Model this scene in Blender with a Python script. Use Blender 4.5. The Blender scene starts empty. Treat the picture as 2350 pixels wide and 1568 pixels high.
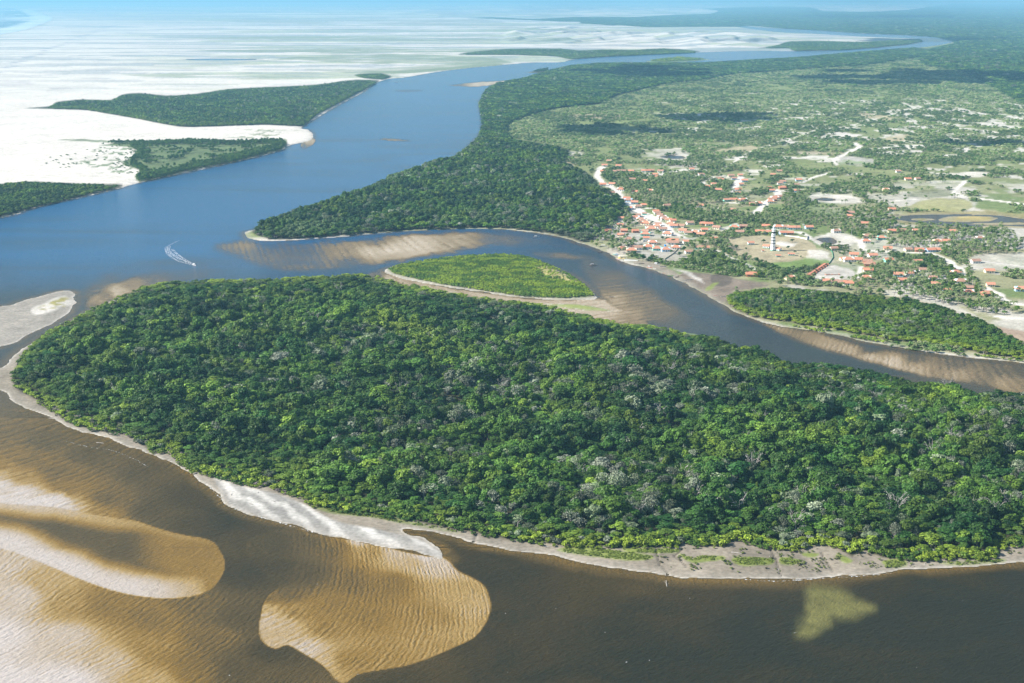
import bpy, math, random
import numpy as np
from mathutils import Vector, Matrix
S = bpy.context.scene
COL = S.collection
# ------------------------------------------------------------------ camera, sky, sun, exposure
F, CX, CY, H = 3264.0, 1175.0, 784.0, 341.0          # focal length, centre in photo units (2350 x 1568); flying height in metres
PITCH = math.atan(791.0 / F)
cam = bpy.data.objects.new('camera', bpy.data.cameras.new('camera'))
COL.objects.link(cam); S.camera = cam
cam.location = (0, 0, H); cam.rotation_euler = (math.pi/2 - PITCH, 0, 0)
cam.data.sensor_width = 36; cam.data.lens = F / 2350 * 36
cam.data.clip_start = 1; cam.data.clip_end = 500000
SUN_EL, SUN_AZ = math.radians(35), math.radians(-93)     # the sun stands to the left of the picture (azimuth from +Y, clockwise)
sd = Vector((math.sin(SUN_AZ)*math.cos(SUN_EL), math.cos(SUN_AZ)*math.cos(SUN_EL), math.sin(SUN_EL)))
w = bpy.data.worlds.new('World'); S.world = w; w.use_nodes = True
wn = w.node_tree.nodes; wl = w.node_tree.links
sky = wn.new('ShaderNodeTexSky'); sky.sky_type = 'NISHITA'; sky.sun_disc = False
sky.sun_elevation = SUN_EL; sky.sun_rotation = SUN_AZ; sky.altitude = 0; sky.air_density = 1.3; sky.dust_density = 0.5; sky.ozone_density = 2.0
wl.new(sky.outputs[0], wn['Background'].inputs[0]); wn['Background'].inputs[1].default_value = 0.072
sl = bpy.data.lights.new('sun', 'SUN'); sl.energy = 5.0; sl.angle = math.radians(0.5); sl.color = (1, 0.95, 0.87)
so = bpy.data.objects.new('sun', sl); COL.objects.link(so); so.rotation_euler = sd.to_track_quat('Z', 'Y').to_euler()
S.view_settings.view_transform = 'Standard'; S.view_settings.look = 'None'; S.view_settings.gamma = 1; S.view_settings.exposure = 0.95
HAZE = 5.0e-5
rng = np.random.default_rng(7); random.seed(7)

# ------------------------------------------------------------------ helpers: photo units <-> ground, noise, polygons
ct, st = math.cos(PITCH), math.sin(PITCH)
def gp(x, y, z=0.0):
    x = np.asarray(x, float); y = np.asarray(y, float)
    a = (x-CX)/F; b = -(y-CY)/F
    dy = ct + b*st; dz = -st + b*ct
    t = (H-z)/(-dz)
    return a*t, dy*t
def pv(X, Y, Z=0.0):
    zz = np.asarray(Z, float)-H
    d = Y*ct - zz*st; u = Y*st + zz*ct
    return CX+F*X/d, CY-F*u/d
T_ = [rng.random((256, 256)) for _ in range(4)]
def vn(x, y, s=0):
    t = T_[s % 4]; x = x+s*17.3; y = y+s*9.7
    xi = np.floor(x).astype(np.int64); yi = np.floor(y).astype(np.int64)
    fx = x-xi; fy = y-yi; fx = fx*fx*(3-2*fx); fy = fy*fy*(3-2*fy)
    a = t[xi & 255, yi & 255]; b = t[(xi+1) & 255, yi & 255]; c = t[xi & 255, (yi+1) & 255]; d = t[(xi+1) & 255, (yi+1) & 255]
    return (a*(1-fx)+b*fx)*(1-fy)+(c*(1-fx)+d*fx)*fy
def fbm(x, y, s=0, o=4):
    r = 0; a = 1; n = 0
    for k in range(o):
        r = r+a*vn(x*2**k, y*2**k, s+k); n += a; a *= .5
    return r/n
def sm(a, b, x):
    t = np.clip((x-a)/(b-a), 0, 1); return t*t*(3-2*t)
def P(t): return np.array([[float(v) for v in q.split(',')] for q in t.split()])
def sdf(poly, x, y, far):
    """signed distance (inside > 0) to a polygon, clipped at -far; x, y flat arrays in the polygon's own units"""
    out = np.full(x.shape, -float(far))
    lo = poly.min(0)-far; hi = poly.max(0)+far
    m = np.nonzero((x > lo[0]) & (x < hi[0]) & (y > lo[1]) & (y < hi[1]))[0]
    if len(m) == 0: return out
    px = x[m]; py = y[m]; ins = np.zeros(len(m), bool); best = np.full(len(m), 1e30)
    n = len(poly)
    for i in range(n):
        ax, ay = poly[i]; bx, by = poly[(i+1) % n]
        ex, ey = bx-ax, by-ay
        wx = px-ax; wy = py-ay
        t = np.clip((wx*ex+wy*ey)/(ex*ex+ey*ey+1e-12), 0, 1)
        dd = (wx-ex*t)**2+(wy-ey*t)**2
        np.minimum(best, dd, out=best)
        c = (ay > py) != (by > py)
        if ey != 0: ins ^= c & (px < ex*(py-ay)/ey+ax)
    d = np.sqrt(best)
    out[m] = np.where(ins, d, -np.minimum(d, far))
    return out
def curve_in(poly, n=3):
    """round a traced outline (closed Catmull-Rom)"""
    p = poly; out = []
    N = len(p)
    for i in range(N):
        a, b, c, d = p[i-1], p[i], p[(i+1) % N], p[(i+2) % N]
        L = np.linalg.norm(c-b)
        if L > 400: out.append(b); continue
        for k in range(n):
            t = k/n
            out.append(.5*((2*b)+(c-a)*t+(2*a-5*b+4*c-d)*t*t+(3*b-a-3*c+d)*t**3))
    return np.array(out)

# ------------------------------------------------------------------ traced outlines (photo units)
RIVER = P("-700,600 -300,545 0,500 60,484 120,468 200,451 280,431 320,420 400,403 500,381 580,363 645,346 662,334 700,327 718,318 716,306 706,297 694,292 740,263 790,235 835,211 862,191 895,181 930,178 1000,166 1080,156 1140,151 1180,147 1230,144 1290,143 1310,138 1375,132 1475,126 1590,121 1735,117 1825,118 1925,116 2025,109 2090,102 2118,96 2110,90.5 2075,88 1975,84 1875,78 1800,75 1752,70 1720,66 1690,61 1678,55 1700,51 1716,49.5 1722,52 1703,56 1712,60 1745,63 1800,66 1875,70 1975,77 2075,81 2150,86 2185,91 2193,95 2165,102 2125,108 2025,116 1925,125 1825,133 1725,138 1605,146 1485,146 1385,147 1305,155 1260,167 1215,178 1150,190 1122,203 1109,222 1102,241 1106,260 1110,285 1102,311 1077,337 1046,360 1000,382 950,402 900,420 840,449 780,467 720,482 660,497 600,522 575,529 561,539 575,549 620,553 700,550 780,544 850,538 950,530 1050,526 1120,526 1180,529 1250,538 1300,547 1340,562 1380,574 1405,589 1440,604 1470,612 1500,621 1540,636 1580,655 1620,678 1655,697 1690,716 1740,736 1790,749 1850,758 1920,770 2000,787 2080,801 2160,813 2240,823 2350,833 2600,857 3400,920 3400,2100 -900,2100 -900,640")
ISLE = P("330,664 380,654 480,652 560,654 650,652 740,647 820,645 870,650 905,660 960,668 1030,680 1100,692 1150,698 1200,704 1260,714 1320,728 1400,748 1470,758 1540,768 1600,785 1660,804 1700,818 1745,822 1800,850 1900,856 2000,872 2100,900 2200,908 2260,926 2350,926 2600,940 3100,960 3400,990 3400,1300 3000,1285 2600,1285 2350,1291 2225,1299 2125,1306 2025,1314 1925,1324 1825,1327 1725,1329 1600,1326 1515,1321 1435,1309 1340,1294 1275,1276 1175,1264 1090,1249 1030,1231 985,1222 925,1215 940,1230 975,1243 1005,1262 1022,1281 960,1272 900,1258 840,1246 780,1236 740,1228 650,1203 575,1180 530,1162 495,1131 460,1104 425,1079 370,1056 330,1038 300,1026 250,1005 190,990 130,965 85,948 40,933 16,908 -5,897 -60,890 -60,850 4,845 25,822 75,786 110,766 160,738 215,710 262,688")
SANDISLE = P("-900,830 -700,790 -300,720 0,704 50,691 125,671 165,667 172,680 166,710 135,736 100,752 50,776 0,797 -300,850 -700,960 -900,1000")
GREENISLE = P("883,622 905,612 960,605 1060,597 1150,594 1200,598 1250,608 1300,630 1345,655 1370,684 1340,689 1290,689 1200,685 1100,670 1020,659 950,646 900,633")
GRASSISLE = P("1252,697 1300,697 1350,701 1405,715 1350,714 1290,707")
FARISLE = P("1478,142 1512,138 1557,134 1620,136 1650,134 1600,140 1525,144")
DOTISLE = P("1210,167 1235,163 1260,162 1260,167")
LAGOON = P("2050,500 2080,495 2110,494 2200,492 2250,494 2290,495 2330,501 2400,508 2500,520 2400,522 2277,517 2239,522 2175,518 2136,515 2084,508")
LAGMARSH = [P("2165,499 2220,495 2270,497 2292,501 2270,508 2200,510 2150,507"), P("2084,503 2120,500 2150,505 2120,508"), P("2215,514 2270,511 2350,511 2350,516 2280,516")]
POND = [P("1876,549 1893,546 1912,547 1921,555 1915,560 1896,560 1884,554"), P("1872,457 1893,454 1915,457 1913,461 1890,461"), P("1516,360 1540,357 1566,359 1572,363 1555,365 1530,363"), P("420,136.5 480,135 560,135.5 600,137 540,138.6 460,138.6"), P("2075,36 2110,31 2170,29 2330,33 2600,40 2600,43 2330,41 2200,42 2160,38")]
SEA = P("-2500,18 -300,17 0,18 60,20 90,30 118,40 110,50 50,70 0,80 -100,110 -400,230 -900,420 -2500,900")
FOREST = P("35,845 60,800 100,765 160,735 215,705 270,685 330,655 380,645 480,640 560,640 650,637 740,630 820,627 870,632 905,645 960,655 1030,668 1100,680 1150,686 1200,690 1260,700 1320,715 1400,735 1470,742 1540,752 1590,766 1630,772 1660,783 1700,796 1745,795 1775,812 1795,832 1850,832 1900,836 1960,848 2010,855 2050,862 2100,878 2150,876 2200,883 2240,905 2290,898 2350,903 2450,910 2600,920 2900,940 3300,960 3300,1290 3000,1280 2600,1275 2400,1268 2350,1256 2290,1264 2275,1289 2175,1284 2125,1289 2025,1284 1975,1266 1955,1282 1915,1260 1875,1254 1820,1269 1765,1264 1705,1249 1685,1238 1660,1258 1600,1259 1565,1246 1560,1261 1500,1259 1435,1261 1325,1259 1250,1251 1175,1242 1125,1234 1080,1224 1020,1214 950,1199 840,1184 775,1176 715,1166 700,1149 665,1139 625,1124 550,1114 520,1104 490,1095 430,1081 405,1059 395,1042 350,1039 320,1021 295,1003 240,993 175,980 135,955 105,935 65,913 32,890 27,860")
RFOREST = P("578,534 600,508 650,491 700,472 760,455 800,440 840,430 900,400 950,385 1000,365 1045,358 1075,335 1100,310 1109,285 1105,260 1100,240 1107,220 1120,200 1145,188 1200,178 1260,160 1310,148 1385,143 1605,143 1725,136 1825,131 1925,122 2025,114 2100,108 2150,125 2000,150 1850,160 1700,170 1610,185 1525,195 1415,220 1375,240 1275,250 1225,265 1175,280 1160,300 1175,318 1235,328 1310,345 1292,370 1350,400 1370,425 1420,450 1440,482 1425,500 1395,520 1375,545 1340,558 1300,545 1250,536 1180,527 1100,524 950,528 850,536 780,542 700,548 620,551")
LF1 = P("115,244 130,235 190,229 255,230 280,218 320,214 380,220 450,216 525,205 625,200 725,195 800,185 850,184 869,189 800,226 725,266 694,291 600,288 500,292 425,294 370,286 320,275 260,265 200,255 125,252 55,250")
LF1B = P("812,174 830,170 875,169 900,177 875,184 835,181")
LF2 = P("132,323 180,321 250,324 350,324 450,321 550,324 645,319 659,329 645,345 550,370 450,390 375,408 320,419 310,405 325,395 300,385 280,375 320,352 300,340 225,335 260,330 200,327")
LF3 = P("-700,450 -300,430 0,424 60,418 150,422 225,424 280,425 270,433 200,449 125,468 65,481 0,500 -300,543 -700,600")
STRIP = P("832,166 962,161 1062,152 1137,147 1150,150 1080,156 1012,163 930,170 860,169")
TREELINE = P("1055,127 1077,120 1175,112 1287,112 1330,116 1387,114 1450,115 1525,111 1597,117 1595,122 1475,127 1375,132 1310,137 1275,130 1175,127")
PENINS = P("1740,112 1787,103 1812,95 1887,94 1975,96 2075,91 2112,90 2118,96 2087,102 2012,110 1937,116 1825,118 1812,112 1765,112")
FARBAND = P("1085,42 1130,40 1225,44 1325,39 1462,39 1550,34 1637,32 1650,25 1620,20 1762,15 1860,17 1887,26 2000,27 2085,23 2180,10 2350,8 4200,8 4200,600 2700,360 2350,240 2210,165 2120,150 2100,122 2165,104 2196,97 2150,86 2075,81 1975,77 1875,70 1800,66 1720,60 1690,62 1600,62 1487,63 1425,59 1405,59 1330,54 1337,51 1287,50 1220,47")
DUNES = P("1175,60 1287,51 1337,51 1330,55 1405,60 1425,60 1487,64 1600,62 1675,62 1720,66 1762,73 1812,79 1912,82 2037,84 2078,87 2062,91 1987,96 1887,94 1812,95 1787,103 1737,117 1600,121 1560,114 1525,110 1400,113 1250,109 1150,100")
GISF = P("888,616 920,605 980,594 1060,585 1150,581 1200,585 1250,600 1300,625 1340,650 1366,680 1300,686 1200,682 1100,667 1020,655 960,643 905,630")
SHORESTRIP = P("1662,692 1680,674 1750,665 1800,662 1900,670 2000,680 2100,690 2180,710 2250,735 2300,762 2350,790 2500,830 2700,850 2500,842 2350,828 2250,815 2200,803 2120,792 2050,786 1930,762 1850,750 1790,740 1730,730 1685,712")
SRLOW = P("1740,733 1800,742 1900,755 2000,772 2080,790 2200,806 2350,826 2350,832 2160,811 2000,785 1850,757")

# ------------------------------------------------------------------ one net of points for the ground and for the water
ys = np.concatenate([np.arange(4.05, 55, .7), np.arange(55, 125, .45), np.arange(125, 320, 1.4), np.arange(320, 1000, 2.5), np.arange(1000, 1580, 3.0), np.arange(1580, 2060, 14)])
xs = np.concatenate([np.arange(-1400, -40, 20), np.arange(-40, 2390, 3.4), np.arange(2390, 3700, 20)])
NR, NC = len(ys), len(xs)
GX, GY = np.meshgrid(xs, ys); vx = GX.ravel(); vy = GY.ravel()
wx, wy = gp(vx, vy)
lat = wy/F                                            # metres per photo unit across, at that distance
def world_poly(p):
    X, Y = gp(p[:, 0], p[:, 1]); return np.stack([X, Y], 1)
# shoreline wobble
wob = lambda s, a: (fbm(wx/s, wy/s, 1)-.5)*a
jx = wx + wob(23, 9)+wob(7, 3); jy = wy + (fbm(wx/23, wy/23, 2)-.5)*12
def wsd(p, far=200, rnd=True):
    return sdf(world_poly(curve_in(p) if rnd else p), jx, jy, far)
def vsd(p, far=60, warp=2.0, rnd=True):
    q = curve_in(p) if rnd else p
    a = vx+(fbm(wx/14/np.maximum(1, lat), wy/30/np.maximum(1, lat), 0)-.5)*warp*4
    b = vy+(fbm(wx/14/np.maximum(1, lat), wy/30/np.maximum(1, lat), 3)-.5)*warp*2
    return sdf(q, a, b, far)
river = wsd(RIVER, 400)
land = -river
for p, far in ((ISLE, 400), (SANDISLE, 400), (GREENISLE, 400), (GRASSISLE, 300), (FARISLE, 600), (DOTISLE, 400)):
    land = np.where(river > 0, np.maximum(land, wsd(p, far)), land)
seaD = wsd(SEA, 4000); land = np.minimum(land, -seaD/6)
lag = wsd(LAGOON, 60)
for p in LAGMARSH: lag = np.minimum(lag, -wsd(p, 60)+wob(9, 8))
land = np.minimum(land, -lag)
for i, p in enumerate(POND): land = np.minimum(land, -wsd(p, 400 if i > 2 else 40)*(1 if i < 3 else .3))
zh = np.where(land > 0, np.minimum(land*.055, 1.2)+.25*sm(5, 40, land)*fbm(wx/40, wy/40, 2), np.maximum(land*.12, -2.2))
# dunes with a long windward slope and a short lee slope away from the wind
dm = sm(0, 28, vsd(DUNES, 30, 0))
def dune(X, Y, L, a):
    ph = X/L+1.6*fbm(X/(L*2.1), Y/(L*2.1), 1, 3)*1.5+.35*np.sin(Y/L*.9)
    f = ph-np.floor(ph); saw = np.where(f < .82, f/.82, (1-f)/.18)
    return a*saw*(.25+.9*fbm(X/L/1.3, Y/L/1.6, 3, 2))
zh += dm*dune(wx, wy, 360, 42)
fard = sm(60, 30, vy)*sm(22, 12, vsd(FARBAND, 60, 0)+20)*sm(600, 1200, vx-vy*2)*(seaD < -500)
zh += fard*dune(wx, wy, 1500, 55)
left = (vx+ (vy-60)*1.2 < 1150) & (river < 0)
zh += np.where(left & (vy > 60), 1.4*fbm(wx/120, wy/160, 1)*sm(0, 60, land), 0)

# ------------------------------------------------------------------ ground colours (the stuff the ground is made of)
C = lambda r, g, b: np.array([r, g, b])[None, :]
SAND, WSAND, MUD, SCRUB, GRASS, DRY = C(.60, .56, .50), C(.50, .46, .40), C(.27, .225, .18), C(.13, .175, .085), C(.13, .20, .055), C(.34, .29, .19)
col = np.repeat(SAND, len(vx), 0)
def mixin(m, c):
    global col
    m = np.clip(m, 0, 1)[:, None]; col = col*(1-m)+c*m
lv = np.log(np.maximum(wy, 10))
n1 = fbm(wx/900, wy/2600, 0, 5); n2 = fbm(vx/260, lv*16, 1, 4); n3 = fbm(vx/500+3, lv*26, 2, 4); n4 = fbm(wx/60, wy/90, 3, 4); n5 = fbm(wx/18, wy/26, 0, 3)
# streaks of wet ground and thin grass across the sand flats on the far left
stre = sm(.54, .575, n3)*sm(250, 170, vy)*sm(250, 700, vx+(250-vy)*.8)
mixin(stre*.75, C(.30, .34, .22)*(.7+.6*n4[:, None]))
stre2 = sm(.60, .66, n2)*sm(300, 200, vy)*sm(0, 60, vy-30)
mixin(stre2*.35, C(.42, .42, .40))
n6 = fbm(vx/210+7, lv*44, 3, 4); mixin(sm(.585, .60, n6)*sm(245, 150, vy)*sm(-100, 260, vx+n4*100)*.62, C(.25, .28, .30)*(.7+.6*n5[:, None])); mixin(sm(.60, .612, fbm(vx/420, lv*90, 0, 3))*sm(190, 100, vy)*.75, C(.26, .29, .30))
def band(pts, c, a=.85, f=1.0):
    mixin(sm(-f, f, vsd(P(pts), 12, .8, False))*a*sm(.30, .52, fbm(vx/150, lv*34, 2, 4))*(.6+.6*n4), c)
VEG = C(.20, .235, .15)
band("430,116 800,112 1000,113 1100,110 1180,112 1100,122 1050,128 1140,134 1180,145 1100,148 1000,146 900,150 830,146 700,142 620,145 560,143 700,130 760,126 640,124", VEG)
band("380,88 700,84 1000,86 1175,84 1260,88 1400,92 1300,97 1175,95 900,94 650,92", VEG, .8, 1.2)
band("400,69 800,67 1175,66 1330,68 1280,73 1175,72 900,72 650,71", VEG, .75, 1)
band("420,46 760,44 950,46 1100,46 1175,54 1240,57 1180,66 1000,60 800,56 640,54", C(.30, .30, .24), .8, 1.5)
band("280,172 400,170 520,171 700,172 800,173 740,183 600,184 450,181 330,177", VEG*1.2, .75, 1.5)
band("700,160 850,160 1000,150 1150,140 1175,146 1120,152 1000,160 900,170 820,172", VEG, .7, 2)
band("150,160 260,157 330,159 240,163", C(.36, .36, .34), .6, 1)
band("0,186 60,187 80,194 30,200 0,201", C(.36, .34, .36), .5, 3)
band("110,203 160,202 170,205 120,206", C(.26, .26, .28), .6, 1)
for k in range(26):                                    # the broken line of wet hollows behind the beach
    t = k/26; x0 = 0+330*t+rng.normal()*4; y0 = 166-138*t**.9+rng.normal()*2
    mixin(sm(1, -.2, np.hypot((vx-x0)/(22*(1.1-t*.6)), (vy-y0)/(2.0*(1.1-t*.8))))*.95, C(.22, .24, .30))
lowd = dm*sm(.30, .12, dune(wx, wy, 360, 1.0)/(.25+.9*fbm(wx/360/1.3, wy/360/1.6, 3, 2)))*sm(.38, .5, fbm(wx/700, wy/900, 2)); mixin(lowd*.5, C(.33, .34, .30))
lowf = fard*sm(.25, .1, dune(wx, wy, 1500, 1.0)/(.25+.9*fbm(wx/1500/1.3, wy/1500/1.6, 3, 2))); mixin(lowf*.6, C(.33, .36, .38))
# scrub country on the right
sc = sm(-3, 6, vsd(P("1045,358 1077,337 1102,311 1110,285 1102,241 1109,222 1150,190 1305,152 1605,145 1825,132 2025,115 2193,96 3700,96 3700,1000 2350,833 2000,787 1740,736 1655,697 1540,636 1405,589 1340,562 1180,529 850,538 575,549 575,529 840,449"), 30, 0))
mixin(sc, SCRUB*C(1.3, 1.15, .9)*(.75+.7*n4[:, None]))
mixin(sc*sm(.50, .62, n5)*sm(260, 420, vy)*.55, C(.20, .21, .10))
mixin(sc*sm(.45, .75, fbm(wx/300, wy/420, 2))*.5, C(.17, .185, .085))
# the more open land round the village
vil = sc*sm(300, 400, vy)*sm(1330, 1480, vx+(vy-400)*.35)*sm(.35, .55, n1*.5+sm(380, 600, vy)*.4+.12*n4)
mixin(vil*.8, DRY*.85+C(.0, .03, 0)); mixin(vil*sm(.5, .6, fbm(wx/75, wy/75, 0))*.75, GRASS*.9)
east = sc*sm(1800, 2150, vx)*sm(410, 440, vy)*sm(900, 720, vy)
mixin(east*sm(.50, .6, fbm(wx/55, wy/85, 1, 5))*.85, SAND*.85)
sp = sc*sm(.655, .70, fbm(wx/60, wy/42, 3, 3))*sm(200, 240, vy)*sm(480, 380, vy)*sm(1380, 1600, vx)
mixin(sp*.9, SAND)
sp = sc*sm(.60, .66, fbm(wx/26+9, wy/70, 1, 3))*sm(215, 250, vy)*sm(345, 320, vy)*sm(1500, 2000, vx)
mixin(sp*.8, SAND)
# forest floors
FL = C(.060, .062, .035)
for p in (RFOREST, LF1, LF3, FARBAND, TREELINE, PENINS, LF1B):
    mixin(sm(-1, 2, vsd(p, 20, .6)), FL if p is not FARBAND else C(.055, .09, .05)*(.7+.7*n4[:, None]))
mixin(sm(-1, 2, vsd(LF2, 20, 1.5)), C(.115, .15, .065)*(.7+.7*n5[:, None])); mixin(sm(-1, 1, vsd(STRIP, 10, .5)), VEG)
isl = sm(0, 3, wsd(ISLE, 60))
mixin(isl, C(.25, .216, .168)*(.62+.70*n5[:, None]))
mixin(isl*sm(-1, 5, vsd(FOREST, 30, 3)), C(.055, .055, .03)*(.7+.7*n5[:, None]))
mixin(sm(-2, 4, vsd(P("490,1098 530,1161 575,1179 650,1201 740,1229 780,1236 840,1246 900,1258 960,1272 1022,1281 975,1243 900,1223 800,1207 740,1185 700,1162 640,1138 550,1116"), 20, 2)), C(.44, .42, .385)*(.62+.5*sm(-.7, .9, np.sin(wx/3.1+wy/5+9*n4+4*n5))[:, None]))
mixin(sm(-1, 3, vsd(P("705,1150 760,1165 850,1180 940,1196 1040,1220 1060,1228 940,1206 850,1194 760,1184 715,1168"), 16, 2))*.85, C(.16, .19, .055))
for q in ("1330,1258 1430,1270 1500,1282 1480,1289 1400,1284 1290,1268 1290,1260", "1560,1275 1590,1285 1610,1280 1660,1282 1662,1290 1600,1294 1575,1290", "1690,1284 1770,1286 1770,1298 1710,1302 1682,1294", "1790,1284 1840,1292 1820,1300 1792,1298", "2025,1290 2070,1285 2080,1300 2040,1304", "1840,1272 1880,1276 1870,1282 1845,1280", "2150,1290 2250,1290 2300,1284 2300,1291 2200,1298", "1925,1276 1955,1290 1940,1296 1920,1285", "1435,1262 1500,1265 1560,1266 1540,1274 1450,1272"):
    mixin(sm(-2, 1.5, vsd(P(q), 12, 3))*.9, C(.19, .235, .05))
for q in ("1566,1262 1556,1272 1545,1280 1560,1290 1572,1303", "1765,1265 1772,1278 1780,1290 1786,1305 1792,1322", "1505,1262 1508,1280 1514,1300 1532,1316 1530,1330", "1885,1272 1892,1290 1910,1312", "1090,1226 1088,1240 1080,1246"):
    p = P(q); q2 = np.concatenate([p, (p+[3, 1])[::-1]])
    mixin(sm(-1.6, 1, vsd(q2, 12, 1.6, False))*.8, C(.075, .062, .05)); zh -= .5*sm(-2, 1, vsd(q2, 12, 1.6, False))*(land > 1)
mixin(sm(0, 4, wsd(SANDISLE, 80)), C(.29, .262, .222)*(.72+.5*n4[:, None]))
mixin(sm(-3, 4, vsd(P("115,690 140,680 162,684 164,700 140,706 110,722 80,726 75,712"), 12, 3))*.9, SAND*(1-.35*n5[:, None]))
mixin(sm(-3, 6, vsd(P("115,690 155,682 164,696 150,706 110,722 80,722"), 14, 3))*sm(.40, .5, n5), C(.30, .27, .10))
mixin(sm(0, 3, wsd(GREENISLE, 60)), C(.40, .37, .30)); mixin(sm(-1, 3, vsd(GISF, 10, 1)), C(.14, .17, .05))
mixin(sm(-3, 3, vsd(P("1225,612 1265,612 1300,632 1330,652 1290,648 1250,636"), 10, 2)), C(.40, .36, .14))
mixin(sm(0, 2, wsd(GRASSISLE, 40)), C(.24, .28, .07)); mixin(sm(0, 2, wsd(FARISLE, 200)), C(.12, .18, .07)); mixin(sm(0, 2, wsd(DOTISLE, 200)), FL)
mixin(sm(-1, 3, vsd(SHORESTRIP, 20, 2)), C(.15, .14, .075))
# sand, roads and clearings round the village
mixin(sm(-6, 10, vsd(P("1352,500 1440,478 1500,500 1560,538 1650,545 1600,562 1560,570 1500,600 1440,592 1360,550"), 20, 3))*sm(.36, .5, n5)*.85*sc, SAND*.72)
def patch(q, c, a=1, warp=4.0, f=2.6): mixin(sm(-f, f, vsd(P(q), 14, warp)+(n5-.5)*7)*a*sc, c*(.72+.55*n5[:, None]))
def road(q, wd, c=SAND*1.1, a=1):
    p = P(q); best = np.full(len(vx), 99.)
    lo = p.min(0)-20; hi = p.max(0)+20
    m = np.nonzero((vx > lo[0]) & (vx < hi[0]) & (vy > lo[1]) & (vy < hi[1]))[0]
    X = wx[m]; Y = wy[m]; W = world_poly(p); d = np.full(len(m), 1e9)
    for i in range(len(W)-1):
        e = W[i+1]-W[i]; t = np.clip(((X-W[i, 0])*e[0]+(Y-W[i, 1])*e[1])/(e@e), 0, 1)
        d = np.minimum(d, np.hypot(X-W[i, 0]-e[0]*t, Y-W[i, 1]-e[1]*t))
    k = np.zeros(len(vx)); k[m] = sm(wd*.5+2, wd*.5-2, d+(n5[m]-.5)*wd*.6); mixin(k*a, c); return d
roadlist = [("1382,384 1371,398 1372,410 1385,423 1400,430 1415,440 1427,460 1460,483 1497,503 1522,518 1542,535 1565,548", 13), ("1427,460 1460,483 1497,503", 18), ("1460,478 1500,481 1560,478 1585,475 1672,483", 6), ("1447,397 1480,400 1510,404", 16), ("1510,404 1560,392 1600,396", 10),
  ("1605,408 1645,411 1610,422 1632,431", 10), ("1700,408 1690,425 1685,443 1665,443", 12), ("1785,438 1785,452 1760,466 1742,485 1728,495", 13), ("1667,467 1720,468 1760,466", 6), ("1785,440 1840,438", 14), ("1560,530 1660,528 1785,531 1835,535 1872,552 1885,562", 9), ("1920,540 1976,555 1979,575 2020,580 2136,583 2175,600 2200,618 2212,635", 9), ("1976,614 1968,640", 6), ("2240,600 2350,615 2480,640", 10), ("2265,663 2303,689 2330,700 2380,706", 12),
  ("2018,465 2100,460 2230,466", 5), ("2175,441 2213,454 2265,460 2350,471 2480,480", 17), ("2216,418 2204,428 2190,440", 8), ("1914,369 1930,360 1952,350 1974,338 1960,330", 14), ("1914,369 1920,380", 8), ("2120,396 2200,397 2350,399", 5), ("2022,533 2180,534", 5), ("1650,395 1730,345 1805,325 1870,300 1950,290 2100,250 2180,228", 5), ("1840,420 1870,408 1905,398", 9), ("1640,575 1690,600 1740,622", 5), ("2290,730 2350,735", 12), ("1825,545 1872,552", 6)]
for q, wd in roadlist: road(q, wd)
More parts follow.
